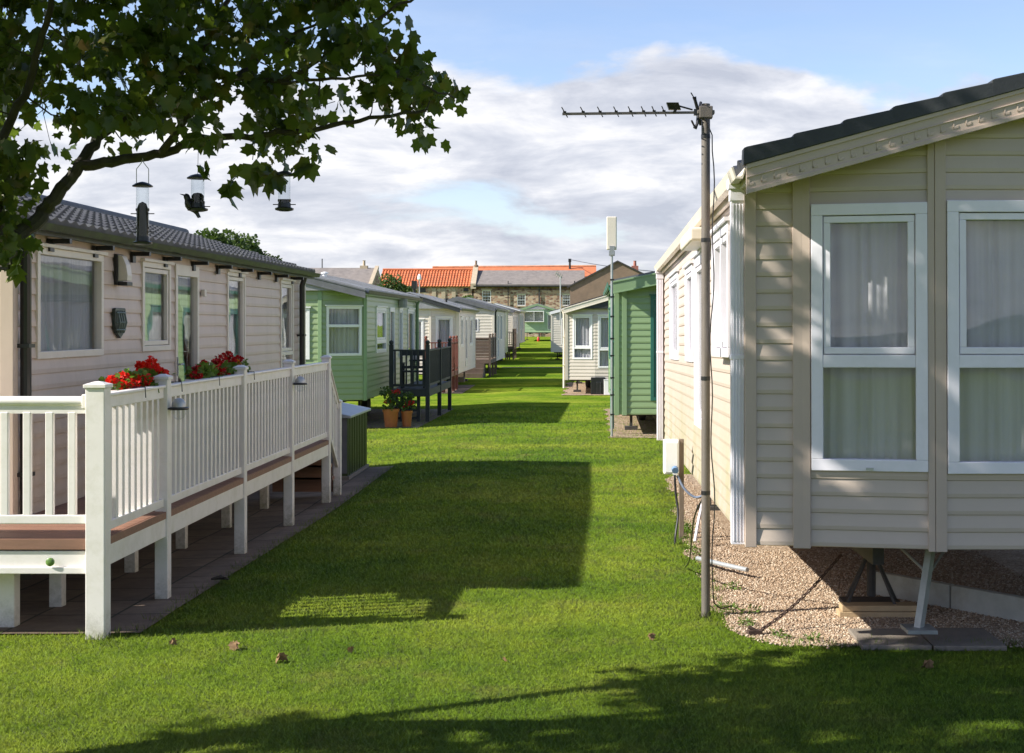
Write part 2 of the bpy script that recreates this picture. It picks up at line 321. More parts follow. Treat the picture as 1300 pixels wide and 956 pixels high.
def stone_mat():
    m, nt, N, L, P = newmat('rubble_stone'); t = N.new('ShaderNodeTexCoord'); mp = N.new('ShaderNodeMapping'); mp.inputs['Scale'].default_value = (1, 1, 1.7); L.new(t.outputs['Object'], mp.inputs[0])
    vo = N.new('ShaderNodeTexVoronoi'); vo.inputs['Scale'].default_value = 2.3; L.new(mp.outputs[0], vo.inputs['Vector'])
    sp = N.new('ShaderNodeSeparateColor'); L.new(vo.outputs['Color'], sp.inputs[0])
    r = ramp(N, [(0, (.16, .085, .055)), (.3, (.33, .18, .12)), (.55, (.46, .31, .20)), (.8, (.54, .40, .26)), (1, (.60, .49, .35))]); L.new(sp.outputs[0], r.inputs[0])
    vd = N.new('ShaderNodeTexVoronoi'); vd.feature = 'DISTANCE_TO_EDGE'; vd.inputs['Scale'].default_value = 2.3; L.new(mp.outputs[0], vd.inputs['Vector'])
    r2 = ramp(N, [(.03, (1, 1, 1)), (.10, (0, 0, 0))]); L.new(vd.outputs['Distance'], r2.inputs[0])
    mx = N.new('ShaderNodeMixRGB'); L.new(r2.outputs[0], mx.inputs[0]); L.new(r.outputs[0], mx.inputs[1]); mx.inputs[2].default_value = (.42, .36, .27, 1)
    n = noise(N, L, .35, 4, .7); r3 = ramp(N, [(.35, (.75, .7, .68)), (.65, (1, 1, 1))]); L.new(n.outputs['Fac'], r3.inputs[0])
    m2 = N.new('ShaderNodeMixRGB'); m2.blend_type = 'MULTIPLY'; m2.inputs[0].default_value = 1; L.new(mx.outputs[0], m2.inputs[1]); L.new(r3.outputs[0], m2.inputs[2]); L.new(m2.outputs[0], P.inputs['Base Color'])
    P.inputs['Roughness'].default_value = .9; return m
MT['stone'] = stone_mat()
MT['pantile'] = M('orange_pantile', (.52, .15, .055), .75, .28, 1.6, .3, 12, dirt=(.30, .13, .07), dirt_amt=.7, dscale=.8)
MT['terrslate'] = M('old_slate', (.19, .165, .15), .9, .22, 2.2, .3, 8, dirt=(.24, .20, .17), dirt_amt=.6, dscale=.5)
# ------------------------------------------------------------------ lapped siding walls
LAP = [(0, .003), (.02, .017), (.3, .016), (.75, .007), (1, .001)]
OGEE = [(0, .003), (.04, .011), (.26, .013), (.5, .009), (.6, .0075), (1, .001)]
SIMPLE = [(0, .018), (1, .0)]
def prof_d(prof, t):
    for (a, b), (c, d) in zip(prof, prof[1:]):
        if t <= c: return b + (d - b) * (t - a) / (c - a)
    return prof[-1][1]
def srange(top, z):
    """s interval in which the wall top reaches z; top = [(s, z), ...]"""
    ss = []
    for (a, za), (b, zb) in zip(top, top[1:]):
        if za >= z: ss.append(a)
        if zb >= z: ss.append(b)
        if (za - z) * (zb - z) < 0: ss.append(a + (b - a) * (z - za) / (zb - za))
    return (min(ss), max(ss)) if ss else None
def siding(mb, O, u, n, L, z0, top, openings, pitch, prof=LAP, depth=1.0):
    O, u, n = V(O), V(u).normalized(), V(n).normalized()
    if isinstance(top, (int, float)): top = [(0, top), (L, top)]
    zmax = max(z for s, z in top)
    br = set(); k = 0
    while z0 + k * pitch < zmax:
        for t, d in prof:
            if t < 1: br.add(round(z0 + (k + t) * pitch, 4))
        k += 1
    br.add(round(zmax, 4)); br = {z for z in br if z <= zmax + 1e-6}
    for o in openings: br.add(round(o[2], 4)); br.add(round(o[3], 4))
    for s_, z_ in top: br.add(round(z_, 4))
    br = sorted(z for z in br if z0 - 1e-6 <= z <= zmax + 1e-6)
    prev = None
    def P(s, z, d): return O + u * s + n * d + UP * (z - O.z)
    flip = u.cross(UP).dot(n) < 0
    def q(a, b, c, d): mb.quad(*( (d, c, b, a) if flip else (a, b, c, d)))
    for za, zb in zip(br, br[1:]):
        if zb - za < 1e-4: continue
        zm = (za + zb) / 2; k = math.floor((zm - z0) / pitch + 1e-6)
        da = prof_d(prof, max(0, (za - z0) / pitch - k)) * depth; db = prof_d(prof, min(1, (zb - z0) / pitch - k)) * depth
        ra = srange(top, za + 1e-5); rb = srange(top, zb - 1e-5)
        if not ra: continue
        if not rb: rb = ((ra[0] + ra[1]) / 2,) * 2
        iv = [(ra[0], ra[1], rb[0], rb[1])]
        for o in openings:
            if o[2] < zm < o[3]:
                nv = []
                for a0, a1, b0, b1 in iv:
                    if o[1] <= max(a0, b0) or o[0] >= min(a1, b1): nv.append((a0, a1, b0, b1)); continue
                    if o[0] > max(a0, b0): nv.append((a0, o[0], b0, o[0]))
                    if o[1] < min(a1, b1): nv.append((o[1], a1, o[1], b1))
                iv = nv
        for a0, a1, b0, b1 in iv:
            q(P(a0, za, da), P(a1, za, da), P(b1, zb, db), P(b0, zb, db))
            if prev is not None and abs(prev - da) > 1e-4: q(P(a0, za, prev), P(a1, za, prev), P(a1, za, da), P(a0, za, da))
        prev = db
def frame_box(mb, O, u, n, s0, s1, z0, z1, d0, d1):
    mb.obox(V(O) + u * s0 + n * d0 + UP * (z0 - O[2]), u * (s1 - s0), n * (d1 - d0), UP * (z1 - z0))
def window(parent, O, u, n, s0, s1, z0, z1, mat, fw=.055, transom=None, curtain='net', proud=.03, sash=True, lite=False, cgap=.09, vbars=(), drip=True, name='window'):
    O, u, n = V(O), V(u).normalized(), V(n).normalized()
    mb = MB(); p = proud
    frame_box(mb, O, u, n, s0, s1, z1 - fw, z1, -.04, p); frame_box(mb, O, u, n, s0, s1, z0, z0 + fw, -.04, p)
    frame_box(mb, O, u, n, s0, s0 + fw, z0 + fw, z1 - fw, -.04, p); frame_box(mb, O, u, n, s1 - fw, s1, z0 + fw, z1 - fw, -.04, p)
    for t in (transom or []):
        frame_box(mb, O, u, n, s0 + fw, s1 - fw, t - fw * .55, t + fw * .55, -.035, p - .004)
    for t in vbars: frame_box(mb, O, u, n, t - .02, t + .02, z0 + fw, z1 - fw, -.034, p - .006)
    if sash and not lite:
        zz = [z0 + fw] + list(transom or []) + [z1 - fw]; a = zz[-2] + (fw * .55 if transom else 0) + .006; b = zz[-1] - .006; w = .045
        for (x0, x1, y0, y1) in ((s0 + fw + .006, s1 - fw - .006, b - w, b), (s0 + fw + .006, s1 - fw - .006, a, a + w), (s0 + fw + .006, s0 + fw + .006 + w, a + w, b - w), (s1 - fw - .006 - w, s1 - fw - .006, a + w, b - w)):
            frame_box(mb, O, u, n, x0, x1, y0, y1, -.02, p - .012)
    w = mb.build(name, mat, parent, bevel=0 if lite else .004)
    if not lite and drip:
        h = MB(); frame_box(h, O, u, n, s0 - .03, s1 + .03, z1 + .001, z1 + .028, 0, p + .028); h.build('drip_cap', mat, w)
    g = MB(); frame_box(g, O, u, n, s0 + fw - .004, s1 - fw + .004, z0 + fw - .004, z1 - fw + .004, -.020, -.014); g.build('pane', MT['glass'], w)
    if curtain:
        c = MB(); zc0 = z0 + fw - .03; zc1 = z1 - .01; spans = [(s0 - .02, s1 + .02)]
        if curtain == 'sides': q = (s1 - s0) * .27; spans = [(s0 - .02, s0 + q), (s1 - q, s1 + .02)]
        for a, b in spans:
            N_ = max(4, int((b - a) / .012)); vs = []; fs = []
            for i in range(N_ + 1):
                s = a + (b - a) * i / N_
                d = -cgap + ((.017 + .012 * math.sin(s * 5.3 + z0 * 7)) * math.sin(s * 44 + 3.5 * math.sin(s * 6.1 + z1) + 1.5 * math.sin(s * 17)) + .005 * math.sin(s * 103 + 2 * math.sin(s * 11))) * (0 if curtain == 'blind' else 1)
                vs += [O + u * s + n * d + UP * (zc0 - O.z), O + u * (s + .01 * math.sin(s * 23)) + n * d * 1.02 + UP * (zc1 - O.z)]
            for i in range(N_): fs.append((2 * i, 2 * i + 2, 2 * i + 3, 2 * i + 1))
            c.add(vs, fs)
        for c_ in ([c] if len(spans) == 1 else []): pass
        split_build(c, 'curtain', MT['blind' if curtain == 'blind' else 'drape' if curtain in ('sides', 'drape') else 'net'], w, smooth=True)
    return w
def door(parent, O, u, n, s0, s1, z0, z1, mat, glass=True, proud=.03, half=False):
    O, u, n = V(O), V(u).normalized(), V(n).normalized(); mb = MB(); f = .07
    zg = z0 + (z1 - z0) * (.52 if half else .16)
    for a in ((s0, s1, z1 - .12, z1), (s0, s0 + f, z0, z1 - .12), (s1 - f, s1, z0, z1 - .12), (s0 + f, s1 - f, z0, zg)): frame_box(mb, O, u, n, *a, -.04, proud)
    for k in range(2): frame_box(mb, O, u, n, s0 + f + .05, s1 - f - .05, z0 + .06 + k * .01, zg - .06, proud + .001, proud + .006 + k * .003)
    d = mb.build('door', mat, parent, bevel=.004)
    g = MB(); frame_box(g, O, u, n, s0 + f - .004, s1 - f + .004, zg - .004, z1 - .116, -.018, -.012); g.build('pane', MT['glass'], d)
    c = MB(); N_ = 40; vs = []; fs = []
    for i in range(N_ + 1):
        s = s0 + f + (s1 - s0 - 2 * f) * i / N_; dd = -.08 + .01 * math.sin(s * 70)
        low = zg + (z1 - zg) * (.35 + .45 * abs(math.sin(i / N_ * math.pi)))
        vs += [O + u * s + n * dd + UP * (low - O.z), O + u * s + n * dd + UP * (z1 - .1 - O.z)]
    for i in range(N_): fs.append((2 * i, 2 * i + 2, 2 * i + 3, 2 * i + 1))
    c.add(vs, fs); c.build('curtain', MT['drape'], d)
    h = MB(); frame_box(h, O, u, n, s0 + .02, s0 + .05, z0 + .95, z0 + 1.15, proud, proud + .012)
    h.tube([O + u * (s0 + .035) + n * (proud + .03) + UP * (z0 + 1.07 - O.z), O + u * (s0 + .15) + n * (proud + .035) + UP * (z0 + 1.07 - O.z)], .01, 6)
    h.tube([O + u * (s0 + .035) + n * proud + UP * (z0 + 1.07 - O.z), O + u * (s0 + .035) + n * (proud + .035) + UP * (z0 + 1.07 - O.z)], .009, 6); h.build('handle', MT['galv'], d)
    return d
def tile_slope(mb, A, B, upv, rows, pitch, amp, step, sub=6, under=.05):
    """waved tiles: A->B eave line, upv = vector from eave to ridge"""
    A, B, upv = V(A), V(B), V(upv); d = B - A; L = d.length; e = d / L; nrm = e.cross(upv).normalized()
    if nrm.z < 0: nrm = -nrm
    n = int(L / pitch * sub) + 1; pts = []
    for r in range(rows):
        for t, h in ((r / rows, step), ((r + 1) / rows, 0)):
            row = []
            for i in range(n + 1):
                s = L * i / n; ph = (s / pitch) % 1
                w = amp * math.sin(2 * math.pi * ph)
                row.append(A + e * s + upv * t + nrm * (w + h + under))
            pts.append(row)
    base = [A + e * (L * i / n) for i in range(n + 1)]; topb = [p + upv for p in base]
    rows_ = [base] + pts + [topb]
    vs = [p for r in rows_ for p in r]; m = n + 1; fs = []
    for r in range(len(rows_) - 1):
        for i in range(n): fs.append((r * m + i, r * m + i + 1, (r + 1) * m + i + 1, (r + 1) * m + i))
    # sides
    R = len(rows_)
    fs.append(tuple(r * m for r in range(R))); fs.append(tuple(r * m + n for r in range(R))[::-1])
    mb.add(vs, fs)
def caravan(o):
    """one static caravan. o: dict of sizes; side=+1 shows its +X flank (left row), -1 its -X flank"""
    side = o['side']; xs = o['xs']; y0 = o['y0']; L = o['L']; W = o.get('W', 3.8); z0 = o['z0']; z1 = o['z1']; rise = o.get('rise', .68)
    m = o['m']; lite = o.get('lite', False); pitch = o.get('pitch', .13); prof = o.get('prof', LAP)
    X = lambda d: xs - side * d
    root = thing('static_caravan', (X(W / 2), y0 + L / 2, gz(X(W / 2), y0 + L / 2)), o['label'], 'static caravan', 'static caravans in rows along the lawn')
    ov = o.get('ov', .12)
    def roofz(x):
        d = abs(x - X(W / 2)) / (W / 2); return z1 + rise * (1 - d)
    # ---- walls
    mb = MB(); fac = o.get('facets') or [(0, 0), (W, 0)]       # (distance from flank, forward offset)
    sideL = V((xs, y0 - fac[0][1], z0)); Ls = L + fac[0][1]
    sop = [(a, b, c, d) for (a, b, c, d, *_) in o.get('swin', [])]
    # s measured along +Y from y0
    Os = V((xs, y0, z0)); ns = V((side, 0, 0)); us = V((0, 1, 0))
    siding(mb, Os, us, ns, L, z0, z1, sop, pitch, prof)
    Of = V((X(W), y0 + L, z0)); siding(mb, Of, (0, -1, 0), (-side, 0, 0), L, z0, z1, [], pitch, SIMPLE)
    siding(mb, V((X(0), y0 + L, z0)), (-side, 0, 0), (0, 1, 0), W, z0, [(0, z1), (W / 2, z1 + rise), (W, z1)], [], pitch, SIMPLE)
    fr = []
    for i, ((a, fa), (b, fb)) in enumerate(zip(fac, fac[1:])):
        p = V((X(a), y0 - fa, z0)); q = V((X(b), y0 - fb, z0)); u = (q - p); Lf = u.length; u = u / Lf
        n = V((u.y, -u.x, 0)); n = -n if n.y > 0 else n
        if abs(n.y) < 1e-6: n = V((side, 0, 0))
        tops = [(0, roofz(p.x))]
        if min(p.x, q.x) < X(W / 2) < max(p.x, q.x):
            t = (X(W / 2) - p.x) / (q.x - p.x); tops.append((Lf * t, roofz(X(W / 2))))
        tops.append((Lf, roofz(q.x)))
        ops = [w for w in o.get('ewin', []) if w[0] == i]
        siding(mb, p, u, n, Lf, z0, tops, [(w[1], w[2], w[3], w[4]) for w in ops], pitch, prof)
        fr.append((p, u, n, Lf)); 
        for w in ops: window(root, p, u, n, w[1], w[2], w[3], w[4], m['frame'], lite=lite, **w[5])
    ymin = y0 - max(f for _, f in fac)
    # floor closing the box
    mb.add([V((X(a), y0 - f, z0)) for a, f in fac] + [V((X(W), y0 + L, z0)), V((X(0), y0 + L, z0))], [tuple(range(len(fac) + 2))])
    mb.build('wall', m['wall'], root)
    for (a, b, c, d, *r) in o.get('swin', []):
        kw = r[0] if r else {}
        if kw.get('door'): door(root, Os, us, ns, a, b, c, d, m['frame'], half=kw.get('half', False))
        else: window(root, Os, us, ns, a, b, c, d, m['frame'], lite=lite, **kw)
    # ---- trims
    mb = MB(); tw = o.get('tw', .07)
    p, u, n, Lf = fr[0]
    pf = V((p.x, p.y, z0))
    mb.box(min(xs - side * .002, xs + side * .032), max(xs - side * .002, xs + side * .032), y0 + .001, y0 + tw, z0 - .01, z1)
    mb.box(min(xs - side * tw, xs + side * .034), max(xs - side * tw, xs + side * .034), y0 - .03 - fac[0][1], y0, z0 - .012, z1 - .004)
    mb.box(min(xs, xs + side * .03), max(xs, xs + side * .03), y0 + L - tw, y0 + L - .001, z0 - .01, z1)
    for (i, sc, wd) in o.get('vtrim', []):
        p, u, n, Lf = fr[i]; zt = roofz((p + u * sc).x)
        frame_box(mb, p, u, n, sc - wd / 2, sc + wd / 2, z0 - .012, zt - .01, -.02, .034)
    split_build(mb, 'corner_trim', m['trim'], root, bevel=0 if lite else .004)
    # ---- roof
    run = W / 2 + ov; zr = z1 + rise; ze = z1 - rise * ov / (W / 2); ya = ymin - o.get('fo', .22); yb = y0 + L + .15
    th = o.get('rth', .06)
    if o.get('tiles'):
        mb = MB(); r_, pt, am, st = o['tiles']
        for sd in (1, -1):
            xe = X(W / 2) + side * sd * run
            tile_slope(mb, (xe, ya, ze), (xe, yb, ze), (-side * sd * run, 0, zr - ze), r_, pt, am, st, under=.035)
        rf = mb.build('roof', m['roof'], root)
        c = MB(); c.tube([(X(W / 2), ya - .01, zr + .045), (X(W / 2), yb + .01, zr + .045)], .07, 10); c.build('ridge_cap', m['roof'], rf, smooth='auto')
    else:
        mb = MB(); xa = X(W / 2) - run; xb = X(W / 2) + run; xm = X(W / 2)
        mb.prism([(xa, ya, ze), (xb, ya, ze), (xb, ya, ze + th), (xm, ya, zr + th), (xa, ya, ze + th)], (0, yb - ya, 0))
        k = ya + .5
        while k < yb - .3:       # standing laps between roof sheets
            for sd in (1, -1):
                xe = xm + sd * run
                mb.obox(V((xe, k, ze + th)), V((-sd * run, 0, zr - ze)), V((0, .05, 0)), V((0, 0, .012)))
            k += 1.05
        rf = mb.build('roof', m['roof'], root)
    # barge boards at the lane end
    mb = MB(); bh = o.get('bh', .17)
    for sd in (1, -1):
        xe = xm_ = X(W / 2) + sd * (run + .01)
        a = V((xe, ya - .035, ze - bh + .02)); t = V((X(W / 2) - xe, 0, zr - ze))
        mb.obox(a, t, V((0, .03, 0)), UP * bh)
        if not lite:
            mb.obox(a + V((0, -.014, bh - .035)), t, V((0, .014, 0)), UP * .03)
            mb.obox(a + V((0, -.014, .0)), t, V((0, .014, 0)), UP * .028)
            if o.get('dentil'):
                n_ = 46
                for k in range(n_):
                    if k % 2 == 0: mb.obox(a + t * ((k + .3) / n_) + V((0, -.004, .05)), t * (.9 / n_), V((0, .004, 0)), UP * .018); mb.obox(a + t * ((k + .3) / n_) + V((0, -.004, .05)), t * (.25 / n_), V((0, .004, 0)), UP * .05)
                mb.obox(a + V((0, -.010, .105)), t, V((0, .010, 0)), UP * .008)
    mb.build('barge_board', m['barge'], rf, bevel=0 if lite else .003)
    if o.get('vergecap'):
        mb = MB(); r_ = o['tiles'][0]; wv = o.get('vw', .10)
        for sd in (1, -1):
            xe = X(W / 2) + sd * (run + .03)
            for k in range(r_):
                a = V((xe, ya - .06, ze + .01)) + (V((X(W / 2) - xe, 0, zr - ze)) * (k / r_)); t = V((X(W / 2) - xe, 0, zr - ze)) / r_
                n = V((0, 0, 1))
                mb.prism([a, a + t * 1.04, a + t * 1.02 + n * wv * .84, a + t * .07 + n * wv, a + t * .0 + n * wv * .97], (0, .12, 0))
        split_build(mb, 'verge_tile', m['verge'], rf, bevel=.006)
    # soffit
    if not lite:
        mb = MB()
        for sd in (1, -1):
            xe = X(W / 2) + sd * run; xw = X(W / 2) + sd * (W / 2 - .0)
            mb.box(min(xe, xw), max(xe, xw), ya + .03, yb, ze - .03, ze - .018)
        split_build(mb, 'soffit', m.get('soffit', m['trim']), rf)
    # gutter on the lane flank
    xg = X(W / 2) + side * (run + .002); gh = o.get('gh', .075); gwid = .10
    mb = MB(); pr = [(0, 0), (gwid * .25, -gh), (gwid * .75, -gh), (gwid, 0), (gwid - .012, 0), (gwid * .7, -gh + .014), (gwid * .3, -gh + .014), (.012, 0)]
    mb.prism([V((xg + side * a, ya + .02, ze + .005 + b)) for a, b in pr], (0, yb - ya - .04, 0)); gt = mb.build('gutter', m['gut'], rf)
    mb = MB(); mb.box(min(xg - side * .03, xg), max(xg - side * .03, xg) - .001, ya + .02, yb, ze - .025 - gh, ze - .002); mb.build('fascia', m.get('fascia', m['gut']), rf)
    if o.get('brackets'):
        mb = MB(); y = y0 + .7
        while y < y0 + L - .2:
            mb.box(min(xs + side * .022, xg + side * .06), max(xs + side * .022, xg + side * .06), y, y + .05, ze - .125, ze - .085)
            mb.box(min(xs + side * .022, xs + side * .05), max(xs + side * .022, xs + side * .05), y - .02, y + .07, ze - .19, ze - .085); y += o['brackets']
        split_build(mb, 'gutter_bracket', MT['black'], gt)
    for yd in o.get('pipes', []):
        mb = MB(); xc = xs + side * .075; w_ = .045
        if o.get('squarepipe'):
            mb.box(xc - w_, xc + w_, yd - .04, yd + .04, z0 + o.get('pz', .0), ze - .16); mb.box(xc - w_ - .008, xc + w_ + .008, yd - .05, yd + .05, ze - .18, ze - .10)
            mb.box(xc - w_ - .02, xc + w_ + .02, yd - .06, yd + .06, ze - .10, ze - .015); mb.box(xc - w_ - .006, xc + w_ + .006, yd - .046, yd + .046, (z0 + ze) / 2, (z0 + ze) / 2 + .03)
            for j in range(4): mb.box(xc - w_ + .012 + j * .022, xc - w_ + .020 + j * .022, yd - .045, yd - .0402, z0 + .02, ze - .2)
        else:
            mb.tube([(xc, yd, z0 - .3), (xc, yd, ze - .2), (xc + side * .04, yd, ze - .07)], .042, 10)
            for zz in (z0 + .5, z0 + 1.5): mb.box(min(xs, xc + side * .05), max(xs, xc + side * .05), yd - .06, yd + .06, zz, zz + .03)
        mb.build('downpipe', m['pipe'], gt, smooth='auto', bevel=.004 if o.get('squarepipe') else 0)
    # ---- running gear
    zg = gz(X(W / 2), y0 + L / 2)
    mb = MB()
    for d in (W * .25, W * .75): mb.box(X(d) - .04, X(d) + .04, y0 + .3, y0 + L - .3, z0 - .18, z0 - .02)
    y = y0 + .8
    while y < y0 + L - .5: mb.box(min(X(.15), X(W - .15)), max(X(.15), X(W - .15)), y, y + .05, z0 - .075, z0 - .012); y += 1.4
    split_build(mb, 'chassis_beam', MT['chassis'], root)
    if not lite:
        for d in (W * .2, W * .8):
            g = gz(X(d), y0 + L * .5); mb = MB(); pr = [(.2, -.1), (.3, -.08), (.32, 0), (.3, .08), (.2, .1)]
            n = 20; vs = []; 
            for r, w_ in pr:
                for k in range(n): t = 2 * math.pi * k / n; vs.append(V((X(d) + w_, y0 + L * .5 + r * math.cos(t), g + .32 + r * math.sin(t))))
            fs = [(i * n + k, i * n + (k + 1) % n, (i + 1) * n + (k + 1) % n, (i + 1) * n + k) for i in range(4) for k in range(n)]
            fs += [tuple(range(n)), tuple(range(4 * n, 5 * n))]; mb.add(vs, fs); mb.build('wheel', MT['rubber'], root, smooth='auto')
    for y in o.get('legs', [y0 + L * .15, y0 + L * .85]):
        for d in (W * .1, W * .9):
            g = gz(X(d), y); mb = MB(); mb.box(X(d) - .14, X(d) + .14, y - .14, y + .14, g - .02, g + .09); mb.box(X(d) - .03, X(d) + .03, y - .03, y + .03, g + .09, z0 - .01); mb.build('support_leg', MT['chassis'], root)
    return root, fr, Os, us, ns
# ------------------------------------------------------------------ ground
def struct(o): o['kind'] = 'structure'; return o
def axis(vals):
    out = []
    for a, b, n in vals: out += list(np.linspace(a, b, n, endpoint=False))
    return out + [vals[-1][1]]
xsn = axis([(-900, -60, 10), (-60, -12, 10), (-12, 12, 60), (12, 60, 10), (60, 900, 10)])
ysn = axis([(-900, -60, 6), (-60, 4, 14), (4, 60, 70), (60, 200, 40), (200, 2000, 12)])
gv = [(x, y, gz(x, y)) for y in ysn for x in xsn]; nx = len(xsn)
gf = [(j * nx + i, j * nx + i + 1, (j + 1) * nx + i + 1, (j + 1) * nx + i) for j in range(len(ysn) - 1) for i in range(nx - 1)]
mesh_np('lawn', gv, gf, MT['lawn'], kind='structure', smooth=True)
def sheet(name, poly_fn, x0, x1, y0, y1, mat, dz=.006, st=.12, kind='structure'):
    """ground-hugging sheet, cells kept where poly_fn(x, y)"""
    xa = np.arange(x0, x1 + st / 2, st); ya = np.arange(y0, y1 + st / 2, st * 1.5); vs = []; idx = {}; fs = []
    def vid(i, j):
        if (i, j) not in idx:
            x, y = xa[i], ya[j]; idx[(i, j)] = len(vs); vs.append((x, y, gz(x, y) + dz + .003 * math.sin(x * 9) * math.sin(y * 7)))
        return idx[(i, j)]
    for i in range(len(xa) - 1):
        for j in range(len(ya) - 1):
            if poly_fn((xa[i] + xa[i + 1]) / 2, (ya[j] + ya[j + 1]) / 2): fs.append((vid(i, j), vid(i + 1, j), vid(i + 1, j + 1), vid(i, j + 1)))
    return mesh_np(name, vs, fs, mat, kind=kind, smooth=True)
def gravel_in(x, y):
    e = .97 + .05 * math.sin(y * 2.1) + .04 * math.sin(y * 5.3 + 1)
    if y > 13: e += .024 * (y - 13)
    if y < 10.9: e += .10 * (10.9 - y) + (max(0, 10.1 - y) ** 2) * 1.0
    f = 9.70 + .03 * math.sin(x * 4.1) + .025 * math.sin(x * 9 + 2)
    return x > e and y > f and x < 5.2 and y < 21.6
sheet('gravel', gravel_in, .6, 5.2, 9.5, 21.7, MT['gravel'], st=.05, dz=.008)
sheet('gravel', lambda x, y: x > .42 + .05 * math.sin(y * 3) and y > 28.6 + .1 * math.sin(x * 3), -.0, 5, 28.4, 40, MT['gravel'], st=.05, dz=.012)
sheet('gravel', lambda x, y: x > -.95 + .08 * math.sin(y * 2) and y > 49.2, -1.2, 3, 49, 60, MT['gravel'], st=.09, dz=.014)
def pav(name, x0, x1, y0, y1, dz=.012): return sheet(name, lambda x, y: True, x0, x1, y0, y1, MT['pave'], dz=dz, st=.3)
def pave_mat():
    m, nt, N, L, P = newmat('old_paving'); t = N.new('ShaderNodeTexCoord'); br = N.new('ShaderNodeTexBrick'); L.new(t.outputs['Object'], br.inputs['Vector'])
    br.inputs['Scale'].default_value = 1; br.inputs['Mortar Size'].default_value = .012; br.inputs['Brick Width'].default_value = .6; br.inputs['Row Height'].default_value = .6; br.offset = 0
    br.inputs['Color1'].default_value = (.15, .105, .07, 1); br.inputs['Color2'].default_value = (.23, .17, .12, 1); br.inputs['Mortar'].default_value = (.05, .05, .03, 1)
    n = noise(N, L, 5, 6, .75); r = ramp(N, [(.3, (.55, .52, .5)), (.7, (1, 1, 1))]); L.new(n.outputs['Fac'], r.inputs[0]); mx = N.new('ShaderNodeMixRGB'); mx.blend_type = 'MULTIPLY'; mx.inputs[0].default_value = 1
    L.new(br.outputs[0], mx.inputs[1]); L.new(r.outputs[0], mx.inputs[2]); L.new(mx.outputs[0], P.inputs['Base Color']); P.inputs['Roughness'].default_value = .9
    b = N.new('ShaderNodeBump'); b.inputs['Strength'].default_value = .5; b.inputs['Distance'].default_value = .02; L.new(br.outputs['Fac'], b.inputs['Height']); b.invert = True; L.new(b.outputs[0], P.inputs['Normal']); return m
MT['pave'] = pave_mat()
pav('paving', -8.6, -3.2, 10.1, 23.3); pav('paving', -8.8, -4.0, 33.0, 41.8); pav('paving', -8.0, -4.6, 52, 58, .016)
sheet('path', lambda x, y: True, -5, 9, 79.5, 80.6, MT['pave'], dz=.02, st=.3)
# ------------------------------------------------------------------ caravans
mat_b = dict(wall=MT['beige'], trim=MT['beige'], roof=MT['slate'], barge=MT['black'], gut=MT['gutgreen'], pipe=MT['black'], frame=MT['creamtrim'], fascia=MT['gutgreen'], soffit=MT['beige'], verge=MT['slatedark'])
Yc = 11.25
car1 = dict(side=1, xs=-4.47, y0=Yc - .3, L=11.2, W=3.8, z0=.52, z1=3.03, rise=.56, ov=.14, fo=.16, m=mat_b, pitch=.128, tiles=(7, .21, .014, .03), gh=.055, brackets=1.05, pipes=[11.06, 21.65], legs=[20.5],
    label='beige clad static caravan with dark tiled roof and black downpipes behind the white decking',
    swin=[(.47, 2.02, 1.92, 2.83, dict(fw=.06, curtain='net', sash=False)), (3.15, 4.10, 1.93, 2.83, dict(fw=.055, curtain='drape')), (4.28, 5.18, .70, 2.85, dict(door=True)),
          (6.45, 7.35, 1.25, 2.85, dict(fw=.05, curtain='net')), (9.45, 10.3, 1.30, 2.84, dict(fw=.05, curtain='net', transom=[1.78]))],
    ewin=[(0, .5, 1.9, 1.1, 2.8, dict(fw=.06))])
r1, fr1, O1, u1, n1 = caravan(car1)
# small extras on its flank
def on1(s, z, d=0): return V((-4.47 + d, Yc + s, z))
mb = MB(); a = on1(2.12, 2.60, .02); mb.box(-4.45, -4.42, Yc + 2.02, Yc + 2.2, 2.57, 2.86); mb.box(-4.42, -4.33, Yc + 2.03, Yc + 2.19, 2.565, 2.60); wl = mb.build('wall_lamp', MT['black'], r1, bevel=.004)
mb = MB(); pr = [(-4.42, 2.61), (-4.335, 2.61), (-4.33, 2.66), (-4.345, 2.76), (-4.38, 2.84), (-4.42, 2.855)]; mb.prism([V((x, Yc + 2.045, z)) for x, z in pr], (0, .13, 0)); mb.build('lamp_shade', MT['creamtrim'], wl, bevel=.004)
mb = MB(); mb.box(-4.45, -4.405, Yc + 4.98, Yc + 5.06, 2.52, 2.60); mb.build('door_catch', MT['creamtrim'], r1, bevel=.006)
# hanging shield plaque
mb = MB(); yc_ = Yc + 2.12; zc_ = 2.22
def shield(y, z, k, d0, d1, mb):
    pts = [(-.15, .12), (-.13, .135), (.13, .135), (.15, .12), (.15, -.02), (.10, -.10), (0, -.15), (-.10, -.10), (-.15, -.02)]
    mb.prism([V((d0, y + a * k, z + b * k)) for a, b in pts], (d1 - d0, 0, 0))
shield(yc_, zc_, 1, -4.45, -4.42, mb); pl = mb.build('wall_plaque', MT['darkplq'] if 'darkplq' in MT else M('plaque_iron', (.025, .04, .03), .4, .4, 30, .3, 60), bevel=.004)
tag(pl, 'dark green shield shaped plaque hung on the beige caravan wall below its lamp', 'wall plaque')
mb = MB(); 
for a in (-.09, -.03, .03, .09): mb.tube([(-4.415, yc_ + a, zc_ + .11), (-4.395, yc_ + a * 1.05, zc_), (-4.415, yc_ + a * .8, zc_ - .10)], .008, 6)
for b in (.09, .0, -.07): mb.tube([(-4.418, yc_ - .13, zc_ + b), (-4.392, yc_, zc_ + b), (-4.418, yc_ + .13, zc_ + b)], .008, 6)
mb.build('relief', M('plaque_relief', (.12, .16, .13), .4, .3, 30), pl)

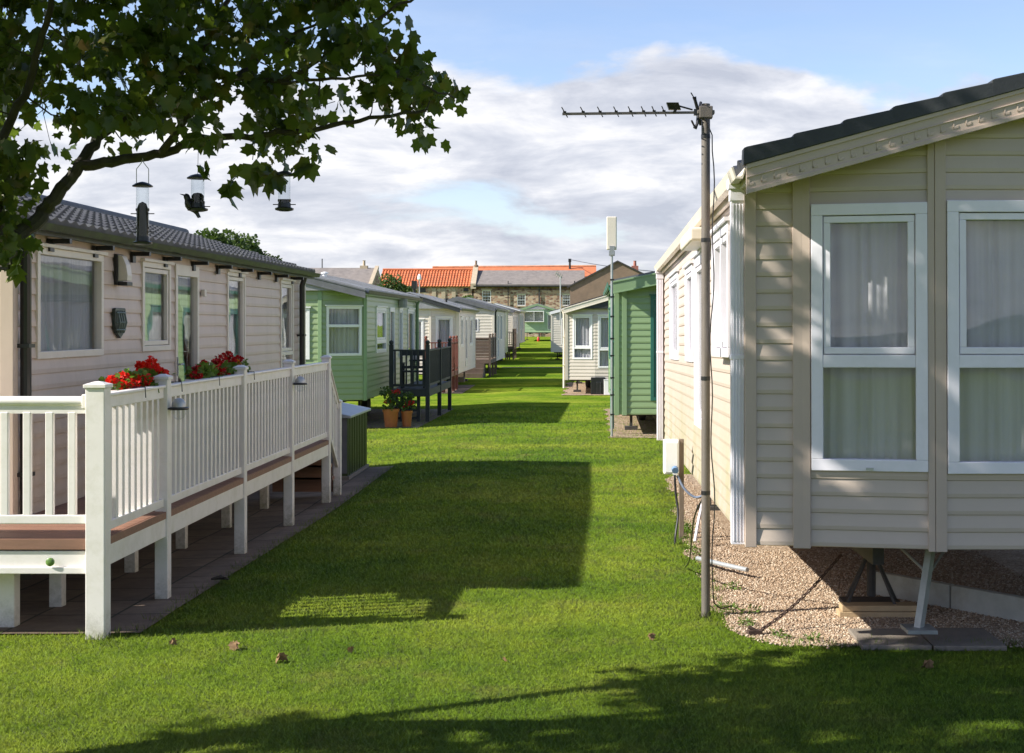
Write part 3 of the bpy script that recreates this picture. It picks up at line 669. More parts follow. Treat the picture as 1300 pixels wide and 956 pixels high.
# ---- green caravan, left row
mat_g = dict(wall=MT['green'], trim=MT['green_trim'], roof=MT['lightroof'], barge=MT['greyroof'], gut=MT['gutgreen'], pipe=MT['green_trim'], frame=MT['white'], fascia=MT['green_trim'], soffit=MT['green_trim'])
car2 = dict(side=1, xs=-5.23, y0=33.0, L=9.5, W=3.7, z0=.45, z1=3.0, rise=.46, ov=.1, fo=.12, m=mat_g, pitch=.135, prof=OGEE, bh=.2, facets=[(0, 0), (.9, .55), (2.8, .55), (3.7, 0)], pipes=[42.3],
    label='green clad static caravan with angled bay end and pale grey roof behind the white decking',
    swin=[(1.55, 3.2, 1.5, 2.63, dict(fw=.09, curtain='sides', transom=[1.78])), (3.9, 4.75, .6, 2.65, dict(door=True)), (5.7, 6.4, 1.3, 2.65, dict(fw=.07)), (7.5, 9.0, 1.3, 2.65, dict(fw=.08))],
    ewin=[(0, .10, .96, 1.48, 2.62, dict(fw=.06, curtain='net', transom=[2.17], sash=False)), (1, .28, 1.62, 1.4, 2.58, dict(fw=.07, curtain='net'))], vtrim=[(0, .03, .06), (1, .05, .09), (1, 1.85, .09)])
r2, *_ = caravan(car2)
mb = MB(); mb.box(-5.20, -5.08, 38.55, 38.95, 2.74, 2.84); mb.box(-5.2, -5.02, 38.6, 38.66, 2.66, 2.9); mb.box(-5.2, -5.02, 38.84, 38.9, 2.66, 2.9); mb.build('awning_bracket', MT['galv'], r2)
mb = MB(); mb.lathe((-6.4, 34.2, 3.30), [(.05, 0), (.05, .12), (.09, .12), (.09, .15), (.02, .17)], 10); mb.build('roof_vent', MT['white'], r2)
# ---- pale caravan 3, left row
mat_p = dict(wall=MT['cream2'], trim=MT['cream2'], roof=MT['lightroof'], barge=MT['slatedark'], gut=MT['black'], pipe=MT['white'], frame=MT['white'], fascia=MT['cream2'])
r3, *_ = caravan(dict(side=1, xs=-5.13, y0=55, L=8, W=3.7, z0=.3, z1=2.84, rise=.55, ov=.1, fo=.15, m=mat_p, pitch=.13, facets=[(0, 0), (1.0, .3), (2.7, .3), (3.7, 0)],
    label='cream clad static caravan with dark edged roof behind the red brown timber deck',
    swin=[(1.0, 2.0, 1.3, 2.5, dict(fw=.08)), (3.0, 3.8, .5, 2.5, dict(door=True)), (5, 6.5, 1.3, 2.5, dict(fw=.08))],
    ewin=[(0, .22, .88, .55, 2.5, dict(fw=.06, transom=[1.15])), (1, .3, .7, 1.0, 2.4, dict(fw=.05)), (1, 1.0, 1.5, 1.0, 2.4, dict(fw=.05))], vtrim=[(0, .05, .09), (1, .05, .09)]))
mb = MB(); mb.lathe((-5.8, 57, 3.05), [(.05, 0), (.05, .14), (.08, .14), (.08, .2)], 10); mb.build('roof_vent', MT['black'], r3)
# ---- caravans 4..7, left row
def simple(side, xs, y0, L, z0, z1, wall, roof, barge, label, W=3.6, rise=.5, facets=None, ewin=None, swin=None, **k):
    mm = dict(wall=MT[wall], trim=MT[k.pop('trim', wall)], roof=MT[roof], barge=MT[barge], gut=MT[barge], pipe=MT['black'], frame=MT['white'])
    if swin is None: swin = [(1, 2, 1.0 + z0, z1 - .3, dict(fw=.07)), (3, 3.8, z0 + .1, z1 - .3, dict(fw=.08, transom=[z0 + 1.1])), (5.2, 6.4, 1 + z0, z1 - .3, dict(fw=.07))]
    return caravan(dict(side=side, xs=xs, y0=y0, L=L, W=W, z0=z0, z1=z1, rise=rise, ov=.08, fo=.12, m=mm, pitch=.15, prof=SIMPLE, lite=True, facets=facets, label=label, swin=swin, ewin=ewin or [], bh=.18, **k))
simple(1, -4.82, 70.5, 9, .35, 3.02, 'cream2', 'greyroof', 'greyroof', 'cream static caravan with plain end wall behind the brown box deck and steps', ewin=[(0, .75, 1.0, 1.85, 2.5, dict(fw=.05)), (0, 1.9, 2.7, 1.4, 2.6, dict(fw=.07))], pipes=[70.9])
simple(1, -5.45, 84, 9, .4, 3.15, 'greenlt', 'lightroof', 'green_trim', 'narrow glimpse of a pale green static caravan past the brown box deck', rise=.6, ewin=[(0, .35, 1.1, 1.5, 2.8, dict(fw=.08))])
simple(1, -5.35, 97, 9, .55, 3.15, 'mush', 'greyroof', 'greyroof', 'fawn static caravan far down the left row with a tall end window', ewin=[(0, .35, .75, 1.0, 2.8, dict(fw=.06, transom=[1.6])), (0, 1.1, 2.3, 1.6, 2.8, dict(fw=.07))])
simple(1, -5.55, 110, 9, .75, 3.3, 'cream2', 'lightroof', 'white', 'furthest cream static caravan of the left row', ewin=[(0, .3, 1.3, 1.7, 2.9, dict(fw=.08))])
# far green gable across the lane end
rf_, *_ = simple(-1, -7.05, 143, 9, 1.42, 3.75, 'greenlt', 'lightroof', 'green_trim', 'light green static caravan with a white bay window closing the far end of the lawn', W=3.35, rise=.52,
    facets=[(0, 0), (3.35, 0)], ewin=[(0, .35, 2.35, 2.45, 3.55, dict(fw=.07, curtain='blind', vbars=(1.35,), proud=.35)), (0, 2.7, 3.1, 1.7, 3.2, dict(fw=.07))], legs=[144, 150])
# ---- right row
mat_c = dict(wall=MT['cream'], trim=MT['beige_trim'], roof=MT['slatedark'], barge=MT['beige_trim'], gut=MT['creamtrim'], pipe=MT['bluewhite'], frame=MT['bluewhite'], fascia=MT['creamtrim'], soffit=MT['beige_trim'], verge=MT['slatedark'])
car8 = dict(side=-1, xs=1.08, y0=9.65, L=11.1, W=3.74, z0=.61, z1=3.15, rise=.52, ov=.05, fo=.13, m=mat_c, pitch=.114, prof=OGEE, tiles=(6, .3, .02, .045), vergecap=True, dentil=True, bh=.20, vw=.115, tw=.045,
    facets=[(0, 0), (.36, .05), (1.21, .22), (2.53, .22), (3.38, .05), (3.74, 0)], pipes=[9.72, 20.65], squarepipe=True, legs=[17.5],
    label='large cream static caravan with white windows, fluted downpipe and dark tiled roof on gravel',
    swin=[(.5, 1.85, 1.88, 2.86, dict(fw=.07, proud=.10, vbars=(1.15,))), (3.3, 4.8, 1.17, 2.86, dict(fw=.10, curtain='blind')), (5.1, 6.2, 1.80, 2.83, dict(fw=.07)), (7.6, 9.3, 1.80, 2.88, dict(fw=.07))],
    ewin=[(1, .055, .82, 1.125, 2.92, dict(fw=.078, transom=[1.86], proud=.045, drip=False)), (2, .075, 1.245, 1.115, 2.93, dict(fw=.078, transom=[1.86], proud=.045, drip=False)), (3, .05, .81, 1.12, 2.92, dict(fw=.078, transom=[1.86], proud=.045, drip=False))],
    vtrim=[(0, .325, .065), (1, .018, .06), (1, .815 + .028, .045), (2, .033, .075), (2, 1.32 - .033, .075), (3, .02, .045), (3, .85, .06), (4, .04, .06)])
r8, fr8, O8, u8, n8 = caravan(car8)
# window latches, flank lamp box
for (i, s) in ((1, .44), (2, .66), (3, .43)):
    p, u, n, Lf = fr8[i]; mb = MB(); frame_box(mb, p, u, n, s - .025, s + .025, 1.135, 1.150, .046, .056); mb.build('window_latch', MT['galv'], r8)
mb = MB(); mb.box(.86, 1.045, 12.3, 13.6, 2.88, 3.0); mb.build('awning_case', MT['creamtrim'], r8, bevel=.02)
mb = MB(); mb.tube([(2.22, 9.62, .05), (2.33, 9.72, .60)], .035, 4); mb.box(2.12, 2.32, 9.50, 9.74, .035, .06)
mb.tube([(2.31, 9.71, .40), (2.12, 9.95, .60)], .01, 6); mb.tube([(2.31, 9.71, .40), (2.52, 9.95, .60)], .01, 6); cs = mb.build('corner_steady', MT['legsteel'], r8)
r8.rotation_euler.x = -.0165

mat_g2 = dict(wall=MT['green'], trim=MT['green_trim'], roof=MT['greyroof'], barge=MT['green_trim'], gut=MT['darkgreen'], pipe=MT['darkgreen'], frame=MT['darkgreen'], fascia=MT['green_trim'], soffit=MT['green_trim'])
mat_g2['wall'] = MT['greenR'] = M('mid_green_siding', (.25, .35, .175), .35, .06, 1.5, .05, 25, dirt=(.12, .2, .1), dirt_amt=.3, dscale=1.5)
r9, *_ = caravan(dict(side=-1, xs=.52, y0=29.5, L=10, W=3.6, z0=.33, z1=3.08, rise=.36, ov=.08, fo=.3, m=mat_g2, pitch=.135, prof=OGEE, bh=.26, facets=[(0, 0), (3.6, 0)], pipes=[29.62],
    label='dark trimmed green static caravan standing past the large cream one in the right row',
    swin=[(1, 2.6, 1.3, 2.6, dict(fw=.07)), (3.6, 4.5, .5, 2.6, dict(door=True)), (5.6, 6.6, 1.3, 2.6, dict(fw=.07)), (7.6, 8.9, 1.3, 2.6, dict(fw=.07))],
    ewin=[(0, .72, 2.9, .62, 2.8, dict(fw=.07, vbars=(1.8,)))], vtrim=[(0, .18, .10)]))
mat_m = dict(wall=MT['mush'], trim=MT['mush'], roof=MT['slatedark'], barge=MT['creamtrim'], gut=MT['creamtrim'], pipe=MT['creamtrim'], frame=MT['white'], fascia=MT['creamtrim'])
r10, *_ = caravan(dict(side=-1, xs=-.87, y0=50, L=10.5, W=3.8, z0=.26, z1=2.78, rise=.56, ov=.08, fo=.15, m=mat_m, pitch=.12, bh=.2, facets=[(0, 0), (.12, 0), (1.02, .15), (2.78, .15), (3.68, 0), (3.8, 0)], pipes=[50.1],
    label='fawn static caravan with pale barge board and two tall front windows beyond the green one',
    swin=[(1, 2.2, 1.2, 2.4, dict(fw=.07)), (4, 5, .5, 2.4, dict(door=True)), (6.5, 8, 1.2, 2.4, dict(fw=.07))],
    ewin=[(1, .12, .82, .98, 2.54, dict(fw=.06, transom=[1.38])), (2, .10, .82, .68, 2.54, dict(fw=.06, transom=[1.32])), (2, .94, 1.66, .68, 2.54, dict(fw=.06, transom=[1.32])), (3, .1, .8, .98, 2.54, dict(fw=.06, transom=[1.38]))]))
mb = MB(); mb.box(.0, .5, 49.75, 49.95, -.25, .35); mb.box(.2, .35, 49.7, 49.75, -.25, .2)
o = mb.build('gas_locker', MT['black'], None, bevel=.02); tag(o, 'black locker standing under the front of the fawn caravan in the right row', 'locker')
mb = MB(); mb.box(.46, .72, 49.45, 49.68, -.26, .25); mb.box(.45, .73, 49.44, 49.69, .25, .28)
o = mb.build('meter_box', MT['white'], None, bevel=.01); tag(o, 'white meter box standing under the front of the fawn caravan in the right row', 'meter box')
simple(-1, -2.55, 92, 10, .42, 3.02, 'cream2', 'slatedark', 'white', 'bright cream static caravan furthest down the right row', ewin=[(0, .65, .95, .9, 2.6, dict(fw=.05)), (0, 1.5, 2.3, 1.2, 2.6, dict(fw=.07))], rise=.5)

# ------------------------------------------------------------------ white decking
DX = -3.46; DZ = .695
dk = thing('decking', (-4.4, 14.5, gz(-4.4, 14.5)), 'raised white plastic decking with brown boards along the beige caravan', 'decking')
mb = MB(); ny = 0; y = 10.02
while y < 18.6:            # boards run along the lane side strip
    x1 = DX + .018; x0 = -4.43 if y > 10.78 else -6.9
    mb.box(x0, x1, y, min(y + .138, 18.62), DZ - .03, DZ); y += .145
mb.build('deck_board', MT['decktop'], dk)
mb = MB(); mb.box(DX + .019, DX + .042, 10.07, 18.66, DZ - .058, DZ - .003); mb.box(-6.9, DX - .07, 9.985, 10.01, DZ - .075, DZ - .003); split_build(mb, 'deck_edging', MT['decktop'], dk)
mb = MB(); mb.box(DX + .005, DX + .035, 10.07, 18.62, DZ - .205, DZ - .061); mb.box(-6.9, DX - .07, 10.0, 10.03, DZ - .22, DZ - .088); mb.box(-6.9, DX - .07, 9.975, 9.999, DZ - .245, DZ - .20)
split_build(mb, 'fascia_board', MT['railwhite'], dk, bevel=.004)
mb = MB()
for y in np.arange(10.2, 18.6, .45): mb.box(-4.40 if y > 11.2 else -6.8, DX, y, y + .05, DZ - .18, DZ - .032)
split_build(mb, 'joist', MT['oldwood'], dk)
def post(x, y, top, w=.13, base=None, capr=True):
    g = gz(x, y) - .03 if base is None else base; mb = MB(); h = w / 2
    mb.box(x - h, x + h, y - h, y + h, g, top - .045)
    p = mb.build('post', MT['railwhite'], dk, bevel=.006)
    if capr:
        c = MB(); k = h + .012
        c.box(x - k, x + k, y - k, y + k, top - .045, top - .02)
        c.add([(x - k, y - k, top - .02), (x + k, y - k, top - .02), (x + k, y + k, top - .02), (x - k, y + k, top - .02), (x - .02, y - .02, top), (x + .02, y - .02, top), (x + .02, y + .02, top), (x - .02, y + .02, top)], [(0, 1, 5, 4), (1, 2, 6, 5), (2, 3, 7, 6), (3, 0, 4, 7), (4, 5, 6, 7)])
        c.build('post_cap', MT['railwhite'], p, bevel=.004)
    return p
PY = [10.0, 11.5, 14.05, 16.3, 18.6]
for i, y in enumerate(PY): post(DX if i else DX - .005, y, 1.80, .135 if i == 0 else .105)
post(DX, 19.42, 1.18, .10); post(-6.9, 10.0, 1.80, .12)
for y in (11.2, 13.0, 14.6, 16.4, 18.3): post(-4.2, y, DZ - .2, .10, capr=False)
for x, y in ((-5.0, 10.25), (-5.9, 10.3), (-4.25, 10.4), (-5.1, 11.0), (-6.2, 11.0)): post(x, y, DZ - .2, .11, capr=False)
def rail_panel(a, b, zt0, zb0, zt1, zb1, pitch, first=None):
    """panel between two posts; a, b plan points"""
    a, b = V((*a, 0)), V((*b, 0)); d = b - a; L_ = d.length; d /= L_; nn = V((-d.y, d.x, 0))
    def bar(z0a, z1a, h, w):
        m_ = MB(); m_.obox(a - nn * w / 2 + UP * z0a, d * L_ + UP * (z1a - z0a), nn * w, UP * h); return m_
    rt = bar(zt0 - .085, zt1 - .085, .085, .045).build('top_rail', MT['railwhite'], dk, bevel=.006)
    h = bar(zt0, zt1, .022, .085); h.build('hand_rail', MT['railwhite'], rt, bevel=.006)
    bar(zb0, zb1, .065, .045).build('bottom_rail', MT['railwhite'], dk, bevel=.005)
    n = int(L_ / pitch); off = (L_ - (n - 1) * pitch) / 2
    for k in range(n):
        s = off + k * pitch; t = s / L_; p = a + d * s; z0 = zb0 + (zb1 - zb0) * t + .06; z1 = zt0 + (zt1 - zt0) * t - .08
        if first is None or abs((z1 - z0) - first[1]) > .002:
            m_ = MB(); m_.obox(p - d * .025 - nn * .019 + UP * z0, d * .05, nn * .038, UP * (z1 - z0)); o = m_.build('baluster', MT['railwhite'], dk, bevel=.004); first = (o, z1 - z0)
        else: share(first[0], 'baluster', p + UP * z0, dk)
    return first
fb = rail_panel((DX, 10.068), (DX, 11.447), 1.69, .732, 1.69, .732, .14)
for a, b in zip(PY[1:], PY[2:]): fb = rail_panel((DX, a + .053), (DX, b - .053), 1.69, .732, 1.69, .732, .14, fb)
rail_panel((DX, 18.655), (DX, 19.368), 1.66, .80, 1.13, .25, .13)
# front rail facing the camera: thicker round-edged balusters
a0 = DX - .075; m_ = MB(); m_.tube([(-6.84, 10, 1.66), (a0, 10, 1.66)], .036, 12); m_.box(-6.84, a0, 9.985, 10.015, 1.575, 1.63); rt = m_.build('top_rail', MT['railwhite'], dk, smooth='auto')
m_ = MB(); m_.box(a0 - .03, a0, 9.95, 10.05, 1.61, 1.71); m_.build('rail_bracket', MT['railwhite'], rt, bevel=.006)
m_ = MB(); m_.box(-6.84, a0, 9.975, 10.025, .80, .862); m_.build('bottom_rail', MT['railwhite'], dk, bevel=.006)
m_ = MB(); x = a0 - .11; b0 = None
m_.box(x - .028, x + .028, 9.98, 10.02, .85, 1.585); b0 = m_.build('baluster', MT['railwhite'], dk, bevel=.006)
for k in range(1, 20): share(b0, 'baluster', (x - k * .158, 10.0, .85), dk)
for k in range(3):
    mb = MB(); y = 18.70 + k * .24; mb.box(-4.35, DX - .03, y, y + .26, DZ - .22 - k * .19, DZ - .18 - k * .19); mb.box(-4.35, DX - .03, y + .24, y + .258, DZ - .40 - k * .19, DZ - .22 - k * .19); mb.build('step', MT['decktop'], dk)
def solar(x, y, z, nx_, ny_, label, grp='solar lamps on the white decking'):
    t = thing('solar_lamp', (x, y, z), label, 'solar lamp', grp)
    mb = MB(); c = V((x, y, z)); n = V((nx_, ny_, 0)); e = c + n * .075
    mb.lathe(e, [(.075, -.005), (.08, .0), (.08, .012), (.07, .018)], 16); mb.obox(c - V((ny_, -nx_, 0)) * .05 + UP * -.002, V((ny_, -nx_, 0)) * .10, n * .08, UP * .014); mb.build('lamp_plate', MT['black'], t, smooth='auto')
    mb = MB(); mb.lathe(e, [(.058, .019), (.055, .05), (.035, .08), (.012, .09)], 16); mb.build('lamp_cap', MT['galv'], t, smooth='auto')
    mb = MB(); mb.lathe(e, [(.012, -.085), (.04, -.07), (.055, -.04), (.06, -.006)], 16); mb.build('lamp_bowl', MT['tubeglass'], t, smooth='auto')
solar(DX + .053, 11.5, 1.515, 1, 0, 'domed solar lamp on the second deck post, nearer the red flowers')
solar(DX + .053, 16.3, 1.515, 1, 0, 'domed solar lamp on a distant deck post, the one further from the camera')
mb = MB(); mb.lathe((0, 0, 0), [(.03, 0), (.03, .012), (.018, .02)], 14); o = mb.build('deck_light', MT['copperg'] if 'copperg' in MT else M('green_lens', (.12, .22, .05), .3, .4, 60), dk, smooth='auto'); o.rotation_euler = (math.radians(90), 0, 0); o.location = V((-3.79, 9.974, .535)) - WL[dk.name]; WL[o.name] = V((-3.79, 9.974, .535))
# metal storage box at the end of the decking
sb = thing('storage_box', (-4.05, 22.3, gz(-4, 22.3)), 'ribbed dark green metal storage box with grey lid beyond the decking steps', 'storage box')
g = gz(-4, 22.3) + .02; mb = MB(); mb.box(-4.5, -3.63, 21.36, 23.28, g, g + .06); mb.build('base', MT['concrete'], sb)
mb = MB(); mb.box(-4.48, -3.66, 21.4, 23.24, g + .06, .80)
y = 21.5
while y < 23.2: mb.box(-3.66, -3.645, y, y + .05, g + .07, .79); y += .16
x = -4.44
mb.build('body', MT['boxgreen'], sb); mb = MB(); mb.box(-4.46, -3.67, 21.385, 21.398, g + .1, .78); mb.build('end_door', MT['greyroof'], sb)
mb = MB(); mb.prism([V((-3.60, 21.33, .79)), V((-3.60, 21.33, .83)), V((-4.52, 21.33, 1.02)), V((-4.52, 21.33, .80))], (0, 1.97, 0)); mb.build('lid', MT['lidgrey'], sb, bevel=.01)
# ------------------------------------------------------------------ timber decks of the left row
def deck(name_label, x0, x1, y0, y1, zf, zr, mat, solid=None, gaps=None, slats=True, pitch=.14):
    d = thing('timber_deck', ((x0 + x1) / 2, (y0 + y1) / 2, gz(x1, y0)), name_label, 'timber deck', 'timber decks of the left row')
    mb = MB(); mb.box(x0, x1, y0, y1, zf - .04, zf); mb.build('floor', mat, d)
    mb = MB(); mb.box(x0, x1, y0 - .035, y0 - .001, zf - .17, zf + .01); mb.box(x1 + .001, x1 + .035, y0, y1, zf - .17, zf + .01); split_build(mb, 'fascia_board', mat, d)
    for (x, y) in ((x0 + .05, y0), (x1, y0), (x1, (y0 + y1) / 2), (x1, y1)):
        mb = MB(); mb.box(x - .05, x + .05, y - .05, y + .05, gz(x, y) - .02, zr + .12); mb.lathe((x, y, zr + .12), [(.03, 0), (.055, .04), (.055, .08), (.02, .11)], 8); mb.build('post', mat, d)
    for (x, y) in (((x0 + x1) / 2, y0 + .4), (x0 + .3, y0 + .1), (x1 - .25, y0 + .2)):
        mb = MB(); mb.box(x - .04, x + .04, y - .04, y + .04, gz(x, y) - .02, zf - .04); mb.build('stilt', mat, d)
    for (a, b) in (((x0, y0), (x1, y0)), ((x1, y0), (x1, y1))):
        A, B = V((*a, 0)), V((*b, 0)); q = (B - A); l = q.length; q /= l; nn = V((-q.y, q.x, 0))
        mb = MB(); mb.obox(A - nn * .035 + UP * (zr - .04), q * l, nn * .07, UP * .04); mb.obox(A - nn * .02 + UP * (zf + .08), q * l, nn * .04, UP * .06); split_build(mb, 'rail', mat, d)
        if solid:
            mb = MB(); k = 0
            while k * .15 < zr - zf - .2: mb.obox(A - nn * .012 + UP * (zf + .15 + k * .15), q * l, nn * .022, UP * .14); k += 1
            mb.build('side_panel', mat, d)
        else:
            k = 0; f0 = None; s = pitch
            while s < l - .08:
                p = A + q * s
                if f0 is None:
                    mb = MB(); mb.obox(p - q * .02 - nn * .018 + UP * (zf + .13), q * .04, nn * .036, UP * (zr - zf - .16)); f0 = mb.build('baluster', mat, d)
                else: share(f0, 'baluster', p + UP * (zf + .13), d)
                s += pitch
    if slats:
        for k in range(3):
            mb = MB(); mb.box(x0 + .15, x1 - .28, y0 + .12 + .05 * k, y0 + .17 + .05 * k, zf - .35 - k * .2, zf - .29 - k * .2); mb.build('brace_board', mat, d)
    return d
deck('charcoal painted timber deck with railings in front of the green caravan', -5.0, -4.05, 35.3, 40.8, .58, 1.58, MT['charcoal'])
deck('red brown timber deck with railings in front of the cream caravan', -6.1, -5.15, 52.2, 54.6, .45, 1.55, MT['redwood'], pitch=.13)
d4 = deck('brown boarded deck with solid sides and low steps beyond the red brown deck', -6.0, -4.72, 66.5, 70.3, .55, 1.55, MT['brownwood'], solid=True, slats=False)
for k in range(3):
    mb = MB(); y = 65.1 + k * .45; mb.box(-6.1, -4.95, y, 66.48 if k == 2 else y + .449, gz(-5, 66) , gz(-5, 66) + .22 + .2 * k); mb.build('step', MT['brownwood'], d4)
deck('small dark timber deck furthest down the left row', -5.9, -5.1, 93.5, 96.5, .75, 1.7, MT['brownwood'], slats=False)
# seats on the charcoal deck
def bench(x, y, z, w, mat, label, h=.95):
    t = thing('garden_chair', (x, y, z), label, 'garden chair')
    mb = MB(); mb.box(x - w / 2, x + w / 2, y - .22, y + .22, z + .40, z + .44); mb.build('seat', mat, t)
    mb = MB(); mb.box(x - w / 2, x + w / 2, y - .26, y - .225, z + h - .12, z + h); mb.box(x - w / 2, x + w / 2, y - .26, y - .225, z + .5, z + .57)
    n = int(w / .09)
    for k in range(n): xx = x - w / 2 + .04 + k * (w - .08) / (n - 1); mb.box(xx - .015, xx + .015, y - .255, y - .23, z + .57, z + h - .12)
    mb.build('backrest', mat, t)
    for sx in (-1, 1):
        for sy in (-1, 1):
            mb = MB(); xx = x + sx * (w / 2 - .025); yy = y + sy * .2; mb.box(xx - .025, xx + .025, yy - .025, yy + .025, z, z + (h if sy < 0 else .62)); mb.build('leg', mat, t)
        mb = MB(); xx = x + sx * (w / 2 - .025); mb.box(xx - .03, xx + .03, y - .2, y + .24, z + .62, z + .65); mb.build('armrest', mat, t)
bench(-4.53, 36.4, .58, .62, MT['charcoal'], 'dark slatted garden chair standing on the charcoal deck')
mb = MB(); mb.box(-4.75, -4.3, 37.2, 37.7, 1.24, 1.28)
for a in (-.18, .18):
    for b in (-.2, .2): mb.box(-4.525 + a - .02, -4.525 + a + .02, 37.45 + b - .02, 37.45 + b + .02, .58, 1.24)
o = mb.build('garden_table', MT['charcoal']); tag(o, 'dark square table standing behind the chair on the charcoal deck', 'table')
mb = MB(); mb.lathe((-4.62, 37.3, 1.28), [(.07, 0), (.085, .02), (.085, .24), (.08, .26)], 14); o = mb.build('canister', M('lilac_tin', (.45, .38, .42), .4, .1, 5), smooth='auto'); tag(o, 'pale lilac cylindrical tin standing on the dark deck table', 'tin')
bench(-5.55, 53.3, .45, .5, MT['redwood'], 'red brown slatted chair standing on the red brown deck', .9)
# ------------------------------------------------------------------ plants
def leafcloud(name, centres, rad, n, size, mat, parent=None, origin=(0, 0, 0), squash=.8, shape='round', kind=None):
    """many small bent leaves around the given centres"""
    C_ = np.asarray(centres, float); k = len(C_); tot = k * n
    pos = np.repeat(C_, n, axis=0); r = RNG.normal(size=(tot, 3)); r /= np.linalg.norm(r, axis=1)[:, None]
    rd = (np.repeat(np.asarray(rad, float) if np.ndim(rad) else np.full(k, rad), n) * RNG.uniform(.25, 1, tot) ** .6)[:, None]
    r[:, 2] *= squash; pos = pos + r * rd
    if shape == 'sycamore':
        B = np.array([(0, 0, 0), (.30, -.10, .02), (.34, .06, .0), (.56, .24, -.08), (.36, .42, .0), (.42, .74, -.10), (.20, .70, 0), (0, 1.0, -.16), (-.20, .70, 0), (-.42, .74, -.05), (-.36, .42, .0), (-.56, .24, -.02), (-.34, .06, .0), (-.30, -.10, .02)])
        B[:, 2] += .22 * np.abs(B[:, 0]); B[:, 1] -= .1; Fc = [(0, i, i + 1) for i in range(1, 13)]
        Bc = np.vstack([B, [(0, .33, .0)]]); Fc = [(14, i, (i + 1) % 14) for i in range(14)]; B = Bc
    elif shape == 'round':
        B = np.array([(0, 0, 0), (.42, .25, .08), (.45, .65, .1), (0, .95, -.05), (-.45, .65, .1), (-.42, .25, .08)]); Fc = [(0, 1, 2), (0, 2, 3), (0, 3, 4), (0, 4, 5)]
    else:
        B = np.array([(0, 0, 0), (.18, .4, .05), (0, 1, -.1), (-.18, .4, .05)]); Fc = [(0, 1, 2), (0, 2, 3)]
    sc = size * RNG.uniform(.6, 1.15, tot)
    q = RNG.normal(size=(tot, 4)); q /= np.linalg.norm(q, axis=1)[:, None]
    if shape == 'sycamore':
        # leaves hang: blade tips tend downward, faces roughly upright
        yv = np.stack([RNG.normal(0, .6, tot), RNG.normal(0, .6, tot), -np.abs(RNG.normal(.7, .5, tot))], 1)
    else: yv = r + RNG.normal(0, .5, (tot, 3)); 
    yv /= np.linalg.norm(yv, axis=1)[:, None]; t_ = RNG.normal(size=(tot, 3)); t_[:, 2] += .8
    xv = np.cross(yv, t_); xv /= np.linalg.norm(xv, axis=1)[:, None]; zv = np.cross(xv, yv)
    R = np.stack([xv, yv, zv], axis=2)
    vs = np.einsum('nij,kj->nki', R, B) * sc[:, None, None] + pos[:, None, :]
    nb = len(B); fs = (np.arange(tot) * nb)[:, None, None] + np.asarray(Fc)[None]
    return mesh_np(name, vs.reshape(-1, 3), fs.reshape(-1, 3), mat, parent, origin, kind)
def planter(label, y0, y1, heads, dark):
    t = thing('flower_trough', (DX - .14, (y0 + y1) / 2, 1.52), label, 'flower trough', 'geranium troughs on the deck rail')
    mb = MB(); x0, x1 = DX - .24, DX - .055; mb.prism([V((x0 + .02, y0, 1.52)), V((x1 - .02, y0, 1.52)), V((x1, y0, 1.70)), V((x0, y0, 1.70))], (0, y1 - y0, 0)); mb.build('trough', MT['railwhite'], t, bevel=.006)
    mb = MB(); mb.box(x0 + .01, x1 - .01, y0 + .01, y1 - .01, 1.701, 1.705); mb.build('soil', MT['soil'], t)
    for yy in (y0 + .1, y1 - .1):
        mb = MB(); mb.tube([(x1 - .01, yy, 1.69), (x1 + .02, yy, 1.722), (DX + .05, yy, 1.722), (DX + .055, yy, 1.64)], .004, 6); mb.build('hook', MT['black'], t)
    n = int((y1 - y0) / .05); cs = [(DX - .15 + random.uniform(-.06, .07), y0 + (y1 - y0) * (i + .5) / n, 1.735 + random.uniform(-.02, .04)) for i in range(n)]
    leafcloud('foliage', cs, .085, 22, .055, MT['pleaf'], t, WL[t.name])
    for i, (dx, y, z, r, mt_) in enumerate(heads):
        c = np.array([(DX - .14 + dx, y, z)])
        leafcloud('flower_head', c, r * .72, 55, .034, mt_, t, (DX - .14 + dx, y, z))
        mb = MB(); mb.tube([(DX - .15, y + random.uniform(-.03, .03), 1.74), (DX - .145 + dx * .6, y, (1.74 + z) / 2), (DX - .14 + dx, y, z)], .004, 5); mb.build('stem', MT['pleaf'], t)
hd = []
for y, z, r, x in ((10.42, 1.87, .04, -.02), (10.50, 1.80, .06, .05), (10.56, 1.90, .045, 0), (10.63, 1.80, .055, .06), (10.76, 1.86, .06, .02), (10.86, 1.84, .075, .07), (10.95, 1.88, .07, -.02), (11.0, 1.98, .06, 0), (11.08, 2.02, .065, .03), (11.15, 1.96, .06, .02), (11.22, 1.99, .055, -.03), (11.30, 1.90, .05, .04), (11.38, 1.88, .045, 0), (10.9, 2.0, .03, .0)):
    hd.append((x, y, z - .02, r, MT['petal']))
planter('trough of bright red geraniums in sun beside the second deck post', 10.78, 11.95, [(a, 10.75 + (b - 10.42) * 1.22, 1.74 + (c - 1.80) * .75, d, e) for a, b, c, d, e in hd], False)
hd = []
for y, z, r, x in ((12.15, 1.80, .06, .02), (12.25, 1.86, .045, 0), (12.75, 1.82, .085, .05), (12.95, 1.92, .05, -.02), (13.05, 1.96, .06, .0), (13.25, 2.0, .055, .02), (13.45, 1.93, .055, 0), (13.65, 1.94, .05, .02), (13.0, 1.8, .04, .06), (12.45, 1.92, .02, 0)):
    hd.append((x, y, z - .02, r, MT['petaldark']))
hd.append((.03, 13.55, 1.86, .035, MT['petalorange']))
planter('trough of darker red geraniums in shade before the third deck post', 12.95, 14.5, [(a, 12.92 + (b - 12.15) * 1.02, 1.76 + (c - 1.80) * .75, d, e) for a, b, c, d, e in hd], True)
